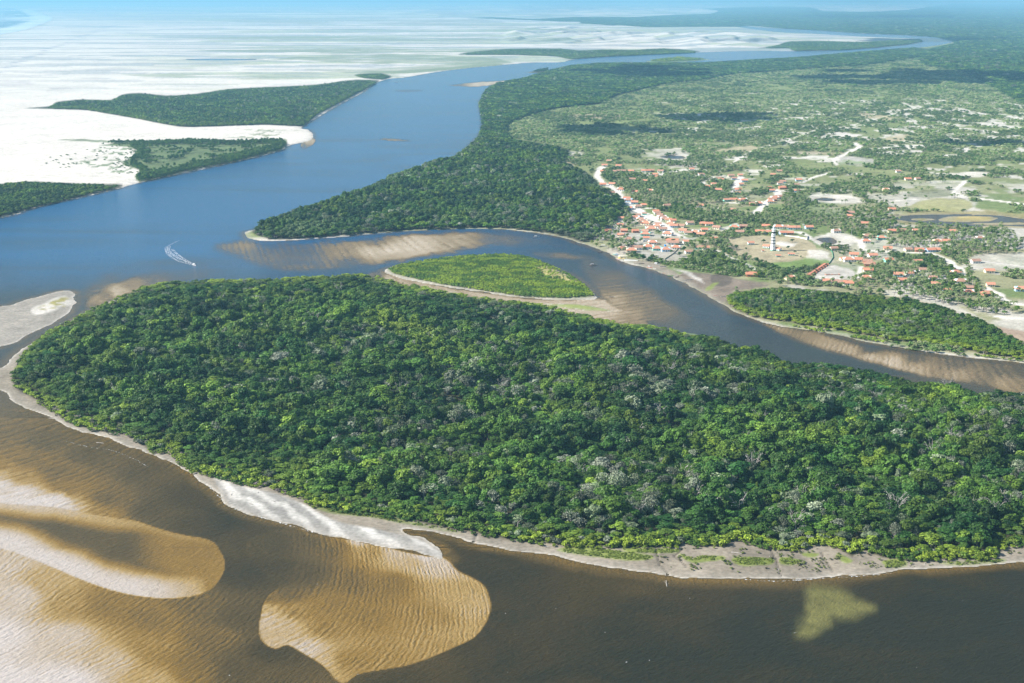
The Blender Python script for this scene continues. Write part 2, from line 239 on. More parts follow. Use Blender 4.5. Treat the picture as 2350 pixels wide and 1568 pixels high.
for q, c, a in (("1480,555 1500,548 1560,548 1565,560 1530,575 1500,570", DRY*.9, .7), ("1930,361 2005,366 2000,380 1932,377", SAND*.7, .9), ("1934,371 1998,374 1996,379 1934,377", GRASS*1.3, .7),
  ("1660,557 1700,545 1760,545 1840,545 1868,562 1875,590 1810,606 1750,602 1690,590", DRY*1.08, .95), ("1780,560 1800,556 1828,560 1820,568 1790,566", SAND, .95), ("1855,577 1880,576 1905,586 1885,600 1860,590", SAND, .85), ("1850,590 1900,592 1912,604 1870,606", WSAND, .7),
  ("1780,604 1870,596 1900,606 1850,618 1800,620 1760,612", GRASS*1.1, .9), ("1902,614 1953,621 1948,642 1891,647 1865,641", SAND*.8, .95), ("1890,540 1925,535 1976,552 1960,562 1925,568 1890,566 1868,550", SAND*.95, .85), ("1920,452 1950,449 1985,462 1950,470 1900,466", SAND, .8), ("1860,448 1920,450 1930,466 1870,466", SAND*.9, .8),
  ("1508,362 1560,354 1585,358 1575,368 1530,368", SAND*.9, .8), ("2030,500 2120,488 2250,487 2350,492 2400,520 2250,527 2100,520", C(.26, .23, .11), .9), ("2190,503 2230,496 2280,499 2260,508 2200,508", C(.38, .31, .13), .9), ("2110,462 2210,459 2230,478 2200,488 2100,484", C(.30, .29, .13), .9), ("2180,540 2260,545 2240,556 2170,552", SAND*.85, .85),
  ("2100,440 2180,435 2170,455 2080,452", C(.17, .18, .10), .8), ("1700,338 1740,340 1735,347 1660,352 1610,352 1680,342", DRY*1.2, .8), ("1825,348 1930,352 1920,358 1840,355", DRY, .8), ("1305,268 1345,262 1400,263 1440,268 1400,275 1340,275", DRY, .8), ("2040,315 2090,312 2070,328 2040,328", DRY*1.3, .8), ("1965,260 2010,265 2080,277 2000,274", DRY*1.2, .8),
  ("1300,352 1340,350 1345,357 1300,358", SAND*.8, .7), ("1285,365 1330,362 1350,370 1300,385", DRY, .7), ("1500,348 1560,345 1590,352 1540,356", SAND*.8, .6), ("1500,380 1560,372 1620,378 1560,386", WSAND, .7), ("1340,570 1400,585 1405,592 1440,606 1420,590 1470,600 1540,620 1560,632 1600,650 1600,668 1540,640 1440,608 1370,578", C(.27, .23, .185), .95),
  ("1585,625 1635,630 1710,645 1775,657 1722,668 1690,672 1672,685 1655,700 1625,682 1600,662 1560,632", C(.20, .162, .125), 1), ("1545,617 1585,627 1607,645 1612,655 1590,640 1555,625", SAND*.9, .95), ("1640,630 1680,640 1660,660 1630,650", C(.10, .085, .07), .8), ("1630,655 1650,650 1635,664 1620,668", C(.20, .24, .07), .9), ("1500,575 1560,580 1580,600 1550,608 1510,600 1500,590", WSAND*.8, .8),
  ("2090,690 2140,700 2200,715 2235,725 2240,740 2180,735 2150,722", SAND*.75, .7), ("2285,752 2350,765 2420,790 2350,800 2310,775", C(.38, .28, .21), .9), ("1800,655 1830,656 1860,665 1900,668 1860,672 1800,662", SAND*.75, .8), ("2230,590 2350,580 2400,600 2380,625 2250,620", SAND*.75, .7), ("2200,760 2300,780 2350,800 2300,810 2200,790", WSAND, .55), ("2060,690 2140,700 2190,720 2120,712", DRY, .7), ("1440,408 1500,400 1520,408 1470,412", SAND*.85, .7), ("1350,500 1375,492 1383,505 1420,508 1432,515 1400,530 1370,518", SAND*.8, .8), ("1660,525 1690,515 1700,528 1665,534", SAND*.85, .9), ("1395,575 1440,560 1470,566 1450,580 1420,590", C(.42, .38, .32), .9)):
    patch(q, c, a)
# sparse green tufts on the sand left of the river
tu = sm(.60, .66, fbm(wx/16, wy/30, 2, 3))*sm(-14, 8, vsd(P("215,352 280,335 330,345 320,352 300,372 310,390 330,398 300,405 250,398 190,385 180,372 220,365"), 40, 2))
mixin(tu*.85, C(.12, .17, .07))
mixin(sm(.57, .63, fbm(wx/16, wy/34, 1, 3))*sm(-4, 4, vsd(P("560,298 640,300 690,304 640,316 560,318 500,316 590,308"), 16, 2))*.8, C(.16, .19, .09))
# wet rim along every shore
rim = sm(14, 2, land)*(land > -3); mixin(rim*.45, C(.30, .27, .23))
mixin((land < 0)*1., C(.22, .17, .09))

# ------------------------------------------------------------------ how shallow the water is: 0 deep .. 1 just covering the sand
def idw(pts, pw=3.0, asp=1.9):
    num = 0; den = 0
    for x0, y0, v in pts:
        q = ((vx-x0)**2+(asp*(vy-y0))**2+60)**(-pw/2); num = num+q*v; den = den+q
    return num/den
def T3(t): return [[float(v) for v in q.split(',')] for q in t.split()]
sh = np.zeros(len(vx))
near = vy > 860
BASE = T3("0,960,.30 100,1010,.22 0,1010,.3 60,1050,.36 130,1085,.30 0,1070,.5 0,1092,.66 50,1096,.52 150,1114,.40 250,1139,.28 350,1174,.13 450,1204,.08 0,1114,.92 50,1134,.97 100,1152,.9 165,1166,.72 230,1184,.5 200,1040,.20 330,1090,.15 420,1140,.10 500,1190,.05 -60,960,.3 0,1289,.78 50,1364,.84 150,1389,.56 100,1340,.62 250,1389,.44 350,1414,.37 450,1389,.27 550,1414,.19 550,1314,.06 500,1464,.34 0,1464,.97 0,1568,1.05 150,1464,.82 150,1564,1.0 250,1514,.74 350,1564,.62 350,1489,.50 450,1539,.36 550,1539,.17 625,1555,.20 620,1500,.10 600,1230,.12 700,1290,.16 1150,1300,.06 1200,1420,.07 1200,1540,.05 1500,1400,.05 1450,1340,.14 1500,1500,.02 1800,1450,.0 2100,1500,.0 2300,1400,.0 1800,1360,.05 2000,1345,.05 2200,1330,.02 900,1600,.1 700,1600,.3 -200,1200,.9 -200,1500,1 -200,1000,.3 80,880,.2 2500,1400,0 2100,1400,0 2000,1568,0 1600,1568,.01")
b0 = idw(BASE, 3.2); b0 = b0+.07*sm(700, 300, vx)*sm(.5, .2, b0); sh = np.where(near, b0, sh)
def lobe(poly, pts, feather=1.5, pw=3.2, warp=1.8, rnd=True):
    global sh
    m = sm(-feather, feather, vsd(P(poly), 24, warp, rnd)+(n5-.5)*feather*1.2); sh = sh*(1-m)+idw(T3(pts), pw)*m
lobe("-300,1110 0,1154 125,1164 225,1184 310,1196 400,1224 480,1239 505,1264 516,1294 505,1329 480,1354 435,1369 375,1374 300,1364 225,1344 125,1304 50,1274 0,1259 -300,1200",
     "0,1157,.85 60,1163,.75 125,1172,.70 225,1192,.60 310,1206,.52 400,1234,.45 480,1250,.46 0,1185,.18 60,1200,.12 150,1236,.10 100,1215,.10 0,1212,.15 0,1242,.92 50,1264,1.0 150,1304,.98 250,1339,.95 350,1362,.86 425,1359,.70 470,1345,.55 250,1274,.20 330,1290,.32 400,1304,.42 460,1300,.48 500,1290,.48 200,1290,.5 120,1278,.6 60,1245,.5 300,1320,.6 -200,1150,.4 350,1335,.62")
lobe("560,1250 640,1215 740,1228 840,1246 960,1272 1020,1281 1050,1309 1100,1334 1120,1359 1126,1394 1115,1429 1090,1464 1025,1494 950,1524 875,1539 820,1549 785,1570 740,1530 700,1504 660,1482 630,1490 606,1474 595,1444 600,1394 614,1366 640,1340 600,1310",
     "650,1439,.72 610,1424,.74 606,1400,.62 640,1465,.70 700,1489,.78 740,1520,.66 800,1514,.48 750,1439,.48 850,1414,.42 950,1414,.48 1050,1364,.60 1100,1389,.62 1110,1410,.60 1080,1450,.58 1000,1490,.54 900,1520,.50 950,1289,.66 850,1264,.52 780,1252,.35 750,1264,.28 700,1250,.22 640,1250,.13 700,1314,.20 660,1364,.28 640,1332,.14 620,1368,.36 800,1339,.34 900,1339,.40 1000,1300,.78 975,1278,.9 900,1262,.75 640,1300,.13 590,1300,.12 820,1240,.8 1000,1420,.50 760,1380,.44 690,1400,.5", 1.8)
patchm = sm(-18, 15, vsd(P("1855,1352 1900,1349 1940,1358 1965,1380 1998,1390 1992,1406 1965,1418 1930,1420 1908,1416 1900,1432 1870,1456 1838,1460 1838,1430 1846,1390"), 40, 7))*(.45+.75*fbm(wx/9, wy/9, 1))  # mask for a bright patch of light painted on the water
def dline(q):
    p = P(q); d = np.full(len(vx), 1e9); m = np.nonzero((vy > 1000) & (vx < 800))[0]
    for i in range(len(p)-1):
        e = p[i+1]-p[i]; t = np.clip(((vx[m]-p[i, 0])*e[0]+(vy[m]-p[i, 1])*e[1])/(e@e), 0, 1); d[m] = np.minimum(d[m], np.hypot(vx[m]-p[i, 0]-e[0]*t, vy[m]-p[i, 1]-e[1]*t))
    return d
dL = dline("-900,1150 -300,1180 0,1259 50,1274 125,1304 225,1344 300,1364 375,1374 435,1369"); dT = dline("-900,1050 0,1154 125,1164 225,1184 310,1196 400,1224 480,1239"); dE = dline("400,1224 480,1239 505,1264 516,1294 505,1329 480,1354 435,1369")
inA = vsd(P("-300,1110 0,1154 125,1164 225,1184 310,1196 400,1224 480,1239 505,1264 516,1294 505,1329 480,1354 435,1369 375,1374 300,1364 225,1344 125,1304 50,1274 0,1259 -300,1200"), 14, 1.2)
wn_ = (n5-.5)*14
va = .24+.71*sm(84, 20, dL+wn_)*(1-.42*sm(300, 460, vx)); va = np.maximum(va, .14+(.62-.22*sm(60, 380, vx))*sm(52, 2, dT+wn_*.6)); va = np.maximum(va, (.14+.34*sm(290, 10, dE+wn_))*sm(130, 400, vx))
vb = np.maximum(sh, .98*sm(56, 12, dT+wn_*1.6)*sm(300, 120, vx)*(vy < 1230)); mA = sm(-1.5, 1.5, inA)
sh = np.where(near & (vx < 800), vb*(1-mA)+va*mA, sh)
# bars of the middle reaches
lobe("490,575 500,560 560,553 640,556 700,557 800,552 900,541 1000,534 1100,532 1180,537 1260,545 1290,560 1200,562 1100,568 1000,585 900,602 800,615 700,622 600,612 530,592",
     "520,568,.42 560,560,.55 620,580,.36 700,600,.36 700,570,.30 780,580,.55 850,575,.82 900,575,.88 860,555,.42 960,565,.85 1040,555,.66 1150,548,.38 1250,550,.18 800,605,.3 620,560,.22 900,595,.7 1280,555,.05 500,576,.2", 9, 2.6)
lobe("1335,592 1375,600 1430,625 1500,668 1570,715 1620,752 1560,757 1500,745 1440,730 1395,700 1370,665 1345,635", "1360,625,.25 1400,640,.35 1410,690,.66 1440,720,.62 1470,690,.42 1520,720,.38 1560,745,.2 1600,748,.08 1385,610,.15 1460,650,.2", 11, 2.6)
lobe("1225,580 1290,582 1370,592 1300,596 1240,590", "1300,588,.42 1230,585,.2 1360,592,.2", 3)
lobe("840,632 885,622 960,646 1100,671 1250,689 1372,685 1400,698 1440,722 1490,745 1400,745 1260,712 1100,692 960,670 870,652", "900,640,.72 1000,662,.74 1150,684,.78 1300,695,.82 1400,705,.82 1450,735,.55 860,632,.35", 2.5, 2.5)
lobe("1755,742 1825,753 1875,761 1950,787 2050,804 2160,818 2250,828 2350,838 2600,862 2600,960 2350,912 2275,888 2125,864 2025,838 1925,812 1825,781 1765,752",
     "1780,747,.6 1850,763,.62 1900,785,.66 1950,803,.70 2000,820,.78 2050,832,.85 2100,844,.70 2200,862,.62 2300,880,.62 2100,822,.30 2200,835,.32 2300,850,.34 2350,845,.2 2000,800,.15 2350,890,.5 2500,900,.5 2250,882,.4 1850,757,.3", 7, 2.8)
lobe("180,690 240,630 420,588 540,590 560,612 470,636 330,640 260,656 205,684", "260,650,.28 380,615,.14 500,600,.10 300,625,.12 460,625,.2", 16)
lobe("195,700 205,682 260,652 330,630 400,624 470,634 400,648 330,664 262,690 215,708", "215,690,.66 240,675,.5 300,652,.5 350,640,.34 420,632,.22 205,697,.5 270,670,.75", 9)
lobe("1030,196 1080,190 1140,187 1180,184 1185,189 1145,192 1100,199", "1040,196,.4 1100,192,.85 1170,187,.95", 1)
lobe("870,320 900,318 945,323 920,325", "900,321,.5 940,323,.4", 1)
lobe("690,330 716,318 725,322 715,335 695,342", "710,325,.75 700,338,.35", 2)
lobe("905,207 960,206 970,209 920,211", "930,208,.3", 1)
shore = sm(-16, -1, land)*(land < 0)
sh = np.maximum(sh, np.where(seaD > 0, 0, shore*np.where(near, .34, .36)))
sh = np.maximum(sh, .34*sm(-26, -1, land+(n5-.5)*8)*(land < 0)*sm(1080, 1250, vx)*sm(2150, 1800, vx)*(vy > 1240))
sh = np.where((lag > -5), np.maximum(sh*0, .10+.22*n5), sh)
sh = np.clip(sh+(n4-.5)*.06*(sh > .02), 0, 1.05)
# ripple crests: phase and strength
def phase(pts):
    num = 0; den = 0
    for x0, y0, ang, lam in pts:                       # crest spacing (metres) and the direction across the crests
        X0, Y0 = gp(x0, y0); q = ((vx-x0)**2+(1.6*(vy-y0))**2+4000)**-1.1
        ph = 2*math.pi/lam*((wx-X0)*math.cos(ang)+(wy-Y0)*math.sin(ang)); num = num+q*ph; den = den+q
    return num/den
def crests(pts, deg=3):
    """phase whose level lines follow traced crests: x, y, rise of the crest to the right (degrees), spacing"""
    q = np.array(T3(pts)); c = q[:, :2].mean(0); sc_ = 300.0; u = (q[:, 0]-c[0])/sc_; v = (q[:, 1]-c[1])/sc_; al = np.radians(q[:, 2]); k = 2*math.pi/q[:, 3]*sc_
    ex = [(i, j) for i in range(deg+1) for j in range(deg+1-i) if i+j > 0]
    A = np.concatenate([np.stack([i*u**max(i-1, 0)*v**j*(i > 0) for i, j in ex], 1), np.stack([j*u**i*v**max(j-1, 0)*(j > 0) for i, j in ex], 1), 1e-1*np.diag([float((i+j)**3) for i, j in ex])])
    B = np.concatenate([k*np.sin(al), k*np.cos(al), np.zeros(len(ex))]); w_ = np.linalg.lstsq(A, B, rcond=None)[0]
    U = np.clip((vx-c[0])/sc_, u.min()-.6, u.max()+.6); V = np.clip((vy-c[1])/sc_, v.min()-.6, v.max()+.6)
    return sum(a*U**i*V**j for a, (i, j) in zip(w_, ex))
pA = crests("50,1040,20,12 200,1060,25,12 300,1110,30,11 100,1110,15,10 400,1170,30,10 20,990,10,12 250,1150,25,10 500,1220,35,10")
pC = crests("50,1300,48,11 150,1350,42,11 300,1400,36,11 450,1400,35,12 100,1450,22,11 250,1480,30,11 400,1480,36,13 550,1450,38,13 600,1500,34,12 100,1540,20,11 550,1540,42,11 680,1540,50,10 300,1550,28,11")
pB = crests("640,1400,18,11 700,1440,22,11 760,1380,45,12 780,1460,42,12 850,1400,74,12 850,1320,98,12 800,1270,106,11 950,1400,92,11 950,1300,112,11 1050,1400,94,10 900,1480,70,12 850,1510,58,12 1020,1290,122,10 750,1500,36,11", 4)
pM1 = crests("900,570,140,16 1000,555,150,15 700,590,120,14 830,565,140,16 620,580,100,14 1050,545,150,14", 2)
pM2 = crests("1450,690,8,8 1520,715,10,8 1400,650,5,8 1560,740,12,8", 2)
pM3 = crests("2100,840,120,18 2300,865,120,20 1900,785,60,9 2000,815,95,14 1830,760,40,8 2200,850,120,19", 2)
pS = crests("1300,1310,80,10 1500,1330,100,10 1700,1345,112,10 1900,1340,120,10 2200,1320,120,10", 2)
mB_ = sm(-3, 3, vsd(P("560,1250 640,1215 740,1228 840,1246 960,1272 1020,1281 1050,1309 1100,1334 1120,1359 1126,1394 1115,1429 1090,1464 1025,1494 950,1524 875,1539 820,1549 785,1570 740,1530 700,1504 660,1482 630,1490 606,1474 595,1444 600,1394 614,1366 640,1340 600,1310"), 14, 0)) > .5
lobeA = vsd(P("-300,1110 0,1154 125,1164 225,1184 310,1196 400,1224 480,1239 505,1264 516,1294 505,1329 480,1354 435,1369 375,1374 300,1364 225,1344 125,1304 50,1274 0,1259 -300,1200"), 14, 0) > 0
ph = np.where(vy > 1255, pC, pA)
ph = np.where(mB_, pB, ph)
ph = np.where((vx > 1135) & (vy > 1200), pS, ph)
ph = np.where(vy < 960, np.where(vx < 1320, pM1, np.where(vx < 1720, pM2, pM3)), ph)
amp = sm(.06, .35, sh)*np.where(near, .8, 1.0)
amp *= 1-.75*sm(-1, 2, vsd(P("0,1242 150,1295 300,1340 435,1359 505,1310 480,1354 375,1374 225,1344 50,1274 0,1259"), 10, 1))

def grid_faces(mask=None):
    i = np.arange(NR*NC).reshape(NR, NC)
    f = np.stack([i[1:, :-1], i[1:, 1:], i[:-1, 1:], i[:-1, :-1]], -1).reshape(-1, 4)
    return f if mask is None else f[mask[f].any(1)]
amp *= np.where(vy < 960, 1.0*np.clip((n4-.28)*4, .15, 1), 1)*np.where(lobeA, .25, 1)*np.where((vx > 1135) & (vy > 1200), .35, 1)
def sheet(name, z, faces, attrs, m):
    used = np.zeros(NR*NC, bool); used[faces.ravel()] = True
    rem = np.cumsum(used)-1; f = rem[faces]
    me = bpy.data.meshes.new(name); co = np.stack([wx, wy, z], 1)[used]
    me.vertices.add(len(co)); me.vertices.foreach_set('co', co.ravel().astype(np.float32))
    me.loops.add(f.size); me.loops.foreach_set('vertex_index', f.ravel().astype(np.int32))
    me.polygons.add(len(f)); me.polygons.foreach_set('loop_start', np.arange(0, f.size, 4, dtype=np.int32)); me.polygons.foreach_set('loop_total', np.full(len(f), 4, np.int32))
    me.polygons.foreach_set('use_smooth', np.ones(len(f), bool))
    me.update()
    for k, (kind, a) in attrs.items():
        at = me.attributes.new(k, kind, 'POINT')
        if kind == 'FLOAT': at.data.foreach_set('value', a[used].astype(np.float32))
        else: at.data.foreach_set('color', np.concatenate([a[used], np.ones((used.sum(), 1))], 1).ravel().astype(np.float32))
    me.materials.append(m)
    o = bpy.data.objects.new(name, me); COL.objects.link(o); o['kind'] = 'structure'; return o

# ------------------------------------------------------------------ materials
def mat(name, colr=(.5, .5, .5), rough=.7, spec=.3, metal=0, noise=0, nscale=1.0):
    m = bpy.data.materials.new(name); m.use_nodes = True; n = m.node_tree.nodes; l = m.node_tree.links; b = n['Principled BSDF']
    b.inputs['Base Color'].default_value = (*colr, 1); b.inputs['Roughness'].default_value = rough; b.inputs['Specular IOR Level'].default_value = spec; b.inputs['Metallic'].default_value = metal
    if noise:
        t = n.new('ShaderNodeTexNoise'); t.inputs['Scale'].default_value = nscale; t.inputs['Detail'].default_value = 4
        g = n.new('ShaderNodeNewGeometry'); l.new(g.outputs['Position'], t.inputs['Vector'])
        r = n.new('ShaderNodeMapRange'); r.inputs[3].default_value = 1-noise; r.inputs[4].default_value = 1+noise; r.inputs[1].default_value = .3; r.inputs[2].default_value = .7; l.new(t.outputs[0], r.inputs[0])
        v = n.new('ShaderNodeVectorMath'); v.operation = 'SCALE'; v.inputs[0].default_value = colr; l.new(r.outputs[0], v.inputs['Scale']); l.new(v.outputs[0], b.inputs['Base Color'])
    return m
def ground_mat():
    m = mat('ground', rough=.95, spec=.08); n = m.node_tree.nodes; l = m.node_tree.links; b = n['Principled BSDF']
    a = n.new('ShaderNodeAttribute'); a.attribute_name = 'albedo'; g = n.new('ShaderNodeNewGeometry')
    prev = a.outputs['Color']
    for sc_, lo, hi in ((.35, .78, 1.2), (.06, .85, 1.13), (.008, .9, 1.08)):
        t = n.new('ShaderNodeTexNoise'); t.inputs['Scale'].default_value = sc_; t.inputs['Detail'].default_value = 5; l.new(g.outputs['Position'], t.inputs['Vector'])
        r = n.new('ShaderNodeMapRange'); r.inputs[1].default_value = .3; r.inputs[2].default_value = .7; r.inputs[3].default_value = lo; r.inputs[4].default_value = hi; l.new(t.outputs[0], r.inputs[0])
        v = n.new('ShaderNodeVectorMath'); v.operation = 'SCALE'; l.new(prev, v.inputs[0]); l.new(r.outputs[0], v.inputs['Scale']); prev = v.outputs[0]
    l.new(prev, b.inputs['Base Color'])
    t = n.new('ShaderNodeTexNoise'); t.inputs['Scale'].default_value = .25; t.inputs['Detail'].default_value = 6; l.new(g.outputs['Position'], t.inputs['Vector'])
    bp = n.new('ShaderNodeBump'); bp.inputs['Strength'].default_value = .5; bp.inputs['Distance'].default_value = .35; l.new(t.outputs[0], bp.inputs['Height']); l.new(bp.outputs[0], b.inputs['Normal'])
    return m
def water_mat(name):
    m = mat(name, rough=.18, spec=.2); n = m.node_tree.nodes; l = m.node_tree.links; b = n['Principled BSDF']; b.inputs['IOR'].default_value = 1.24
    def at(k): a = n.new('ShaderNodeAttribute'); a.attribute_name = k; return a.outputs['Fac']
    def ma(op, x, y=None, z=None, clamp=False):
        q = n.new('ShaderNodeMath'); q.operation = op; q.use_clamp = clamp
        for i, v in enumerate((x, y, z)):
            if v is None: continue
            if hasattr(v, 'type'): l.new(v, q.inputs[i])
            else: q.inputs[i].default_value = v
        return q.outputs[0]
    g = n.new('ShaderNodeNewGeometry')
    def noi(sc_, d=3, dist=0, vec=None, ax=(1, 1, 1)):
        mp = n.new('ShaderNodeMapping'); mp.inputs['Scale'].default_value = ax; l.new(vec or g.outputs['Position'], mp.inputs[0])
        t = n.new('ShaderNodeTexNoise'); t.inputs['Scale'].default_value = sc_; t.inputs['Detail'].default_value = d; t.inputs['Distortion'].default_value = dist; l.new(mp.outputs[0], t.inputs['Vector']); return t.outputs[0]
    nn = noi(.085, 2); nf = noi(.35, 3)
    phs = ma('ADD', ma('ADD', at('phase'), ma('MULTIPLY', nn, 7.0)), ma('MULTIPLY', nf, 1.6))
    nq = noi(.14, 2, 0, None, (1, 1, 3)); s1 = ma('SINE', phs); s2_ = ma('SINE', ma('ADD', ma('MULTIPLY', phs, 1.37), ma('MULTIPLY', nq, 14.0)))
    s1 = ma('ADD', ma('MULTIPLY', s1, ma('MULTIPLY_ADD', nq, 1.6, -.1)), ma('MULTIPLY', s2_, .45)); s1 = ma('ADD', s1, ma('MULTIPLY', ma('SINE', ma('ADD', ma('MULTIPLY', phs, 2.0), .9)), .22))
    var = noi(.05, 3, 0); A = ma('MULTIPLY', at('ripple'), ma('MULTIPLY_ADD', var, .24, -.055))
    s = ma('ADD', at('shallow'), ma('MULTIPLY', s1, A)); fine = noi(.9, 4, 0, None, (1, .55, 1))
    s = ma('ADD', s, ma('MULTIPLY', ma('SUBTRACT', nf, .5), .12)); s = ma('ADD', s, ma('MULTIPLY', ma('SUBTRACT', noi(.018, 4, 1.2), .5), .16)); s = ma('ADD', s, ma('MULTIPLY', ma('SUBTRACT', noi(1.1, 3, 0, None, (.5, 1, 1)), .5), .12))
    cr = n.new('ShaderNodeValToRGB'); e = cr.color_ramp.elements
    e[0].position = 0; e[0].color = (.020, .020, .011, 1); e[1].position = 1; e[1].color = (.44, .392, .36, 1)
    for p_, c_ in ((.12, (.046, .033, .012)), (.30, (.092, .062, .021)), (.48, (.20, .118, .024)), (.62, (.31, .21, .078)), (.8, (.37, .305, .235))):
        q = e.new(p_); q.color = (*c_, 1)
    l.new(s, cr.inputs[0])
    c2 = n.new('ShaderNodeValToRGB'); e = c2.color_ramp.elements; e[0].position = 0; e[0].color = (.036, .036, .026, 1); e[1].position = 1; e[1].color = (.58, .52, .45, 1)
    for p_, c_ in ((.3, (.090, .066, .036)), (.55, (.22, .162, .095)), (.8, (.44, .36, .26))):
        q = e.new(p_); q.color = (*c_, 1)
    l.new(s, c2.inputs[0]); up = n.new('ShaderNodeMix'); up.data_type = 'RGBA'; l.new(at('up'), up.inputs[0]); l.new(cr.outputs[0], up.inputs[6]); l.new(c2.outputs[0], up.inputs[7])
    # bluer upstream: water's own blue plus sky reflection put into the colour
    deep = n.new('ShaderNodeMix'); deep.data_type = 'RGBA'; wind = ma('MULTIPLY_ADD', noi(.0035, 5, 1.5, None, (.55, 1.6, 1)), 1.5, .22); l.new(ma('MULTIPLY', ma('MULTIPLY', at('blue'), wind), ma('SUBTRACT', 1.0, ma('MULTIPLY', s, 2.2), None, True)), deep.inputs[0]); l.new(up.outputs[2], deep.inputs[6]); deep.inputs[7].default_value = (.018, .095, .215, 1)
    light_patch = n.new('ShaderNodeMix'); light_patch.data_type = 'RGBA'; l.new(at('light_patch'), light_patch.inputs[0]); l.new(deep.outputs[2], light_patch.inputs[6]); light_patch.inputs[7].default_value = (.23, .215, .065, 1)  # patch of light on the water, mixed into its base colour
    # foam flecks
    vo = n.new('ShaderNodeTexNoise'); vo.inputs['Scale'].default_value = .55; vo.inputs['Detail'].default_value = 2; mp = n.new('ShaderNodeMapping'); mp.inputs['Scale'].default_value = (1, .45, 1); mp.inputs['Rotation'].default_value = (0, 0, .6); l.new(g.outputs['Position'], mp.inputs[0]); l.new(mp.outputs[0], vo.inputs['Vector'])
    fo = ma('MULTIPLY', ma('GREATER_THAN', vo.outputs[0], .800), .8)
    fo = ma('MAXIMUM', fo, at('foam'))
    fm = n.new('ShaderNodeMix'); fm.data_type = 'RGBA'; l.new(fo, fm.inputs[0]); l.new(light_patch.outputs[2], fm.inputs[6]); fm.inputs[7].default_value = (.8, .82, .84, 1)
    l.new(fm.outputs[2], b.inputs['Base Color'])
    l.new(ma('MULTIPLY_ADD', at('shallow'), .35, .16), b.inputs['Roughness'])
    # wavelets, long and short, and the relief of the sand ripples
    mw = n.new('ShaderNodeMapping'); mw.inputs['Rotation'].default_value = (0, 0, -.75); l.new(g.outputs['Position'], mw.inputs[0])
    wv = ma('ADD', ma('MULTIPLY', noi(.8, 4, .6, mw.outputs[0], (.45, 1.5, 1)), 1.5), ma('MULTIPLY', noi(.22, 3, .5, mw.outputs[0], (.6, 1.2, 1)), 1.6))
    hgt = ma('ADD', wv, ma('MULTIPLY', s1, ma('MULTIPLY', A, 3.0)))
    bp = n.new('ShaderNodeBump'); bp.inputs['Strength'].default_value = 1; bp.inputs['Distance'].default_value = .5; l.new(hgt, bp.inputs['Height']); l.new(bp.outputs[0], b.inputs['Normal'])
    return m
GM, WM = ground_mat(), water_mat('water')
sheet('ground', zh, grid_faces(), {'albedo': ('FLOAT_COLOR', col)}, GM)
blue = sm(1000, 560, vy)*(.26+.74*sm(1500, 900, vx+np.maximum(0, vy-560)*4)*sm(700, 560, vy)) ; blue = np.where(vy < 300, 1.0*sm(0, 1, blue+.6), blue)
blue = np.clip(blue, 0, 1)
surf = (sm(.50, .56, fbm(wx/500, wy/900, 2))*sm(2600, 200, seaD)*sm(-300, 0, seaD))*.8+sm(260, 60, np.abs(seaD-120))*.8
foam = np.clip(surf, 0, 1)*(seaD > -400)
WA = {'shallow': ('FLOAT', sh*np.where((vy < 960), .9, 1)), 'ripple': ('FLOAT', amp), 'phase': ('FLOAT', ph), 'blue': ('FLOAT', blue), 'light_patch': ('FLOAT', patchm*.72), 'foam': ('FLOAT', foam), 'up': ('FLOAT', sm(1000, 860, vy)*.8)}
wet = land < 2
isSea = (seaD > -800); isLag = (lag > -30); isPond = (sc > .5) & (vx > 1480) & (river < -20) & ~isLag & (vy > 200)
isFar = (~isSea) & (river < -200)
z0 = np.zeros(len(vx))
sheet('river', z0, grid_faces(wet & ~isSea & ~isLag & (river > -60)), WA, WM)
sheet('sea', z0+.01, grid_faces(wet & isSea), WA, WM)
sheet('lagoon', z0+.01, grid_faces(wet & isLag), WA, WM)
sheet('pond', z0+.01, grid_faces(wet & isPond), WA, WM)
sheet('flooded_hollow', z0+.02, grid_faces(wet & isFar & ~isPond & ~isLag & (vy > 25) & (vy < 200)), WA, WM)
ZG = zh.reshape(NR, NC)
def gz(x, y):
    """ground height under a photo point"""
    x = np.asarray(x, float); y = np.asarray(y, float)
    i = np.clip(np.searchsorted(ys, y)-1, 0, NR-2); j = np.clip(np.searchsorted(xs, x)-1, 0, NC-2)
    fy = np.clip((y-ys[i])/(ys[i+1]-ys[i]), 0, 1); fx = np.clip((x-xs[j])/(xs[j+1]-xs[j]), 0, 1)
    return np.maximum(0, (ZG[i, j]*(1-fx)+ZG[i, j+1]*fx)*(1-fy)+(ZG[i+1, j]*(1-fx)+ZG[i+1, j+1]*fx)*fy)
#@@OBJECTS
# ------------------------------------------------------------------ object helpers
def tag(o, label, cat, group=None, kind=None):
    o['label'] = label; o['category'] = cat
    if group: o['group'] = group
    if kind: o['kind'] = kind
    return o
def empty(name, loc, rz=0, s=1.0):
    o = bpy.data.objects.new(name, None); COL.objects.link(o); o.location = loc; o.rotation_euler = (0, 0, rz); o.scale = (s, s, s) if np.isscalar(s) else s
    o.empty_display_size = .1
    return o
def mesh(name, vs, fs, m, mi=None, smooth=False):
    me = bpy.data.meshes.new(name); me.from_pydata([tuple(v) for v in vs], [], [tuple(f) for f in fs]); me.update()
    for q in (m if isinstance(m, (list, tuple)) else [m]): me.materials.append(q)
    if mi is not None: me.polygons.foreach_set('material_index', np.array(mi, np.int32))
    if smooth: me.polygons.foreach_set('use_smooth', np.ones(len(fs), bool))
    return me
def child(name, me, parent):
    o = bpy.data.objects.new(name, me); COL.objects.link(o)
    if parent is not None: o.parent = parent
    return o
def copy_tree(o, parent=None):
    c = o.copy(); COL.objects.link(c); c.parent = parent
    for k in o.children: copy_tree(k, c)
    return c
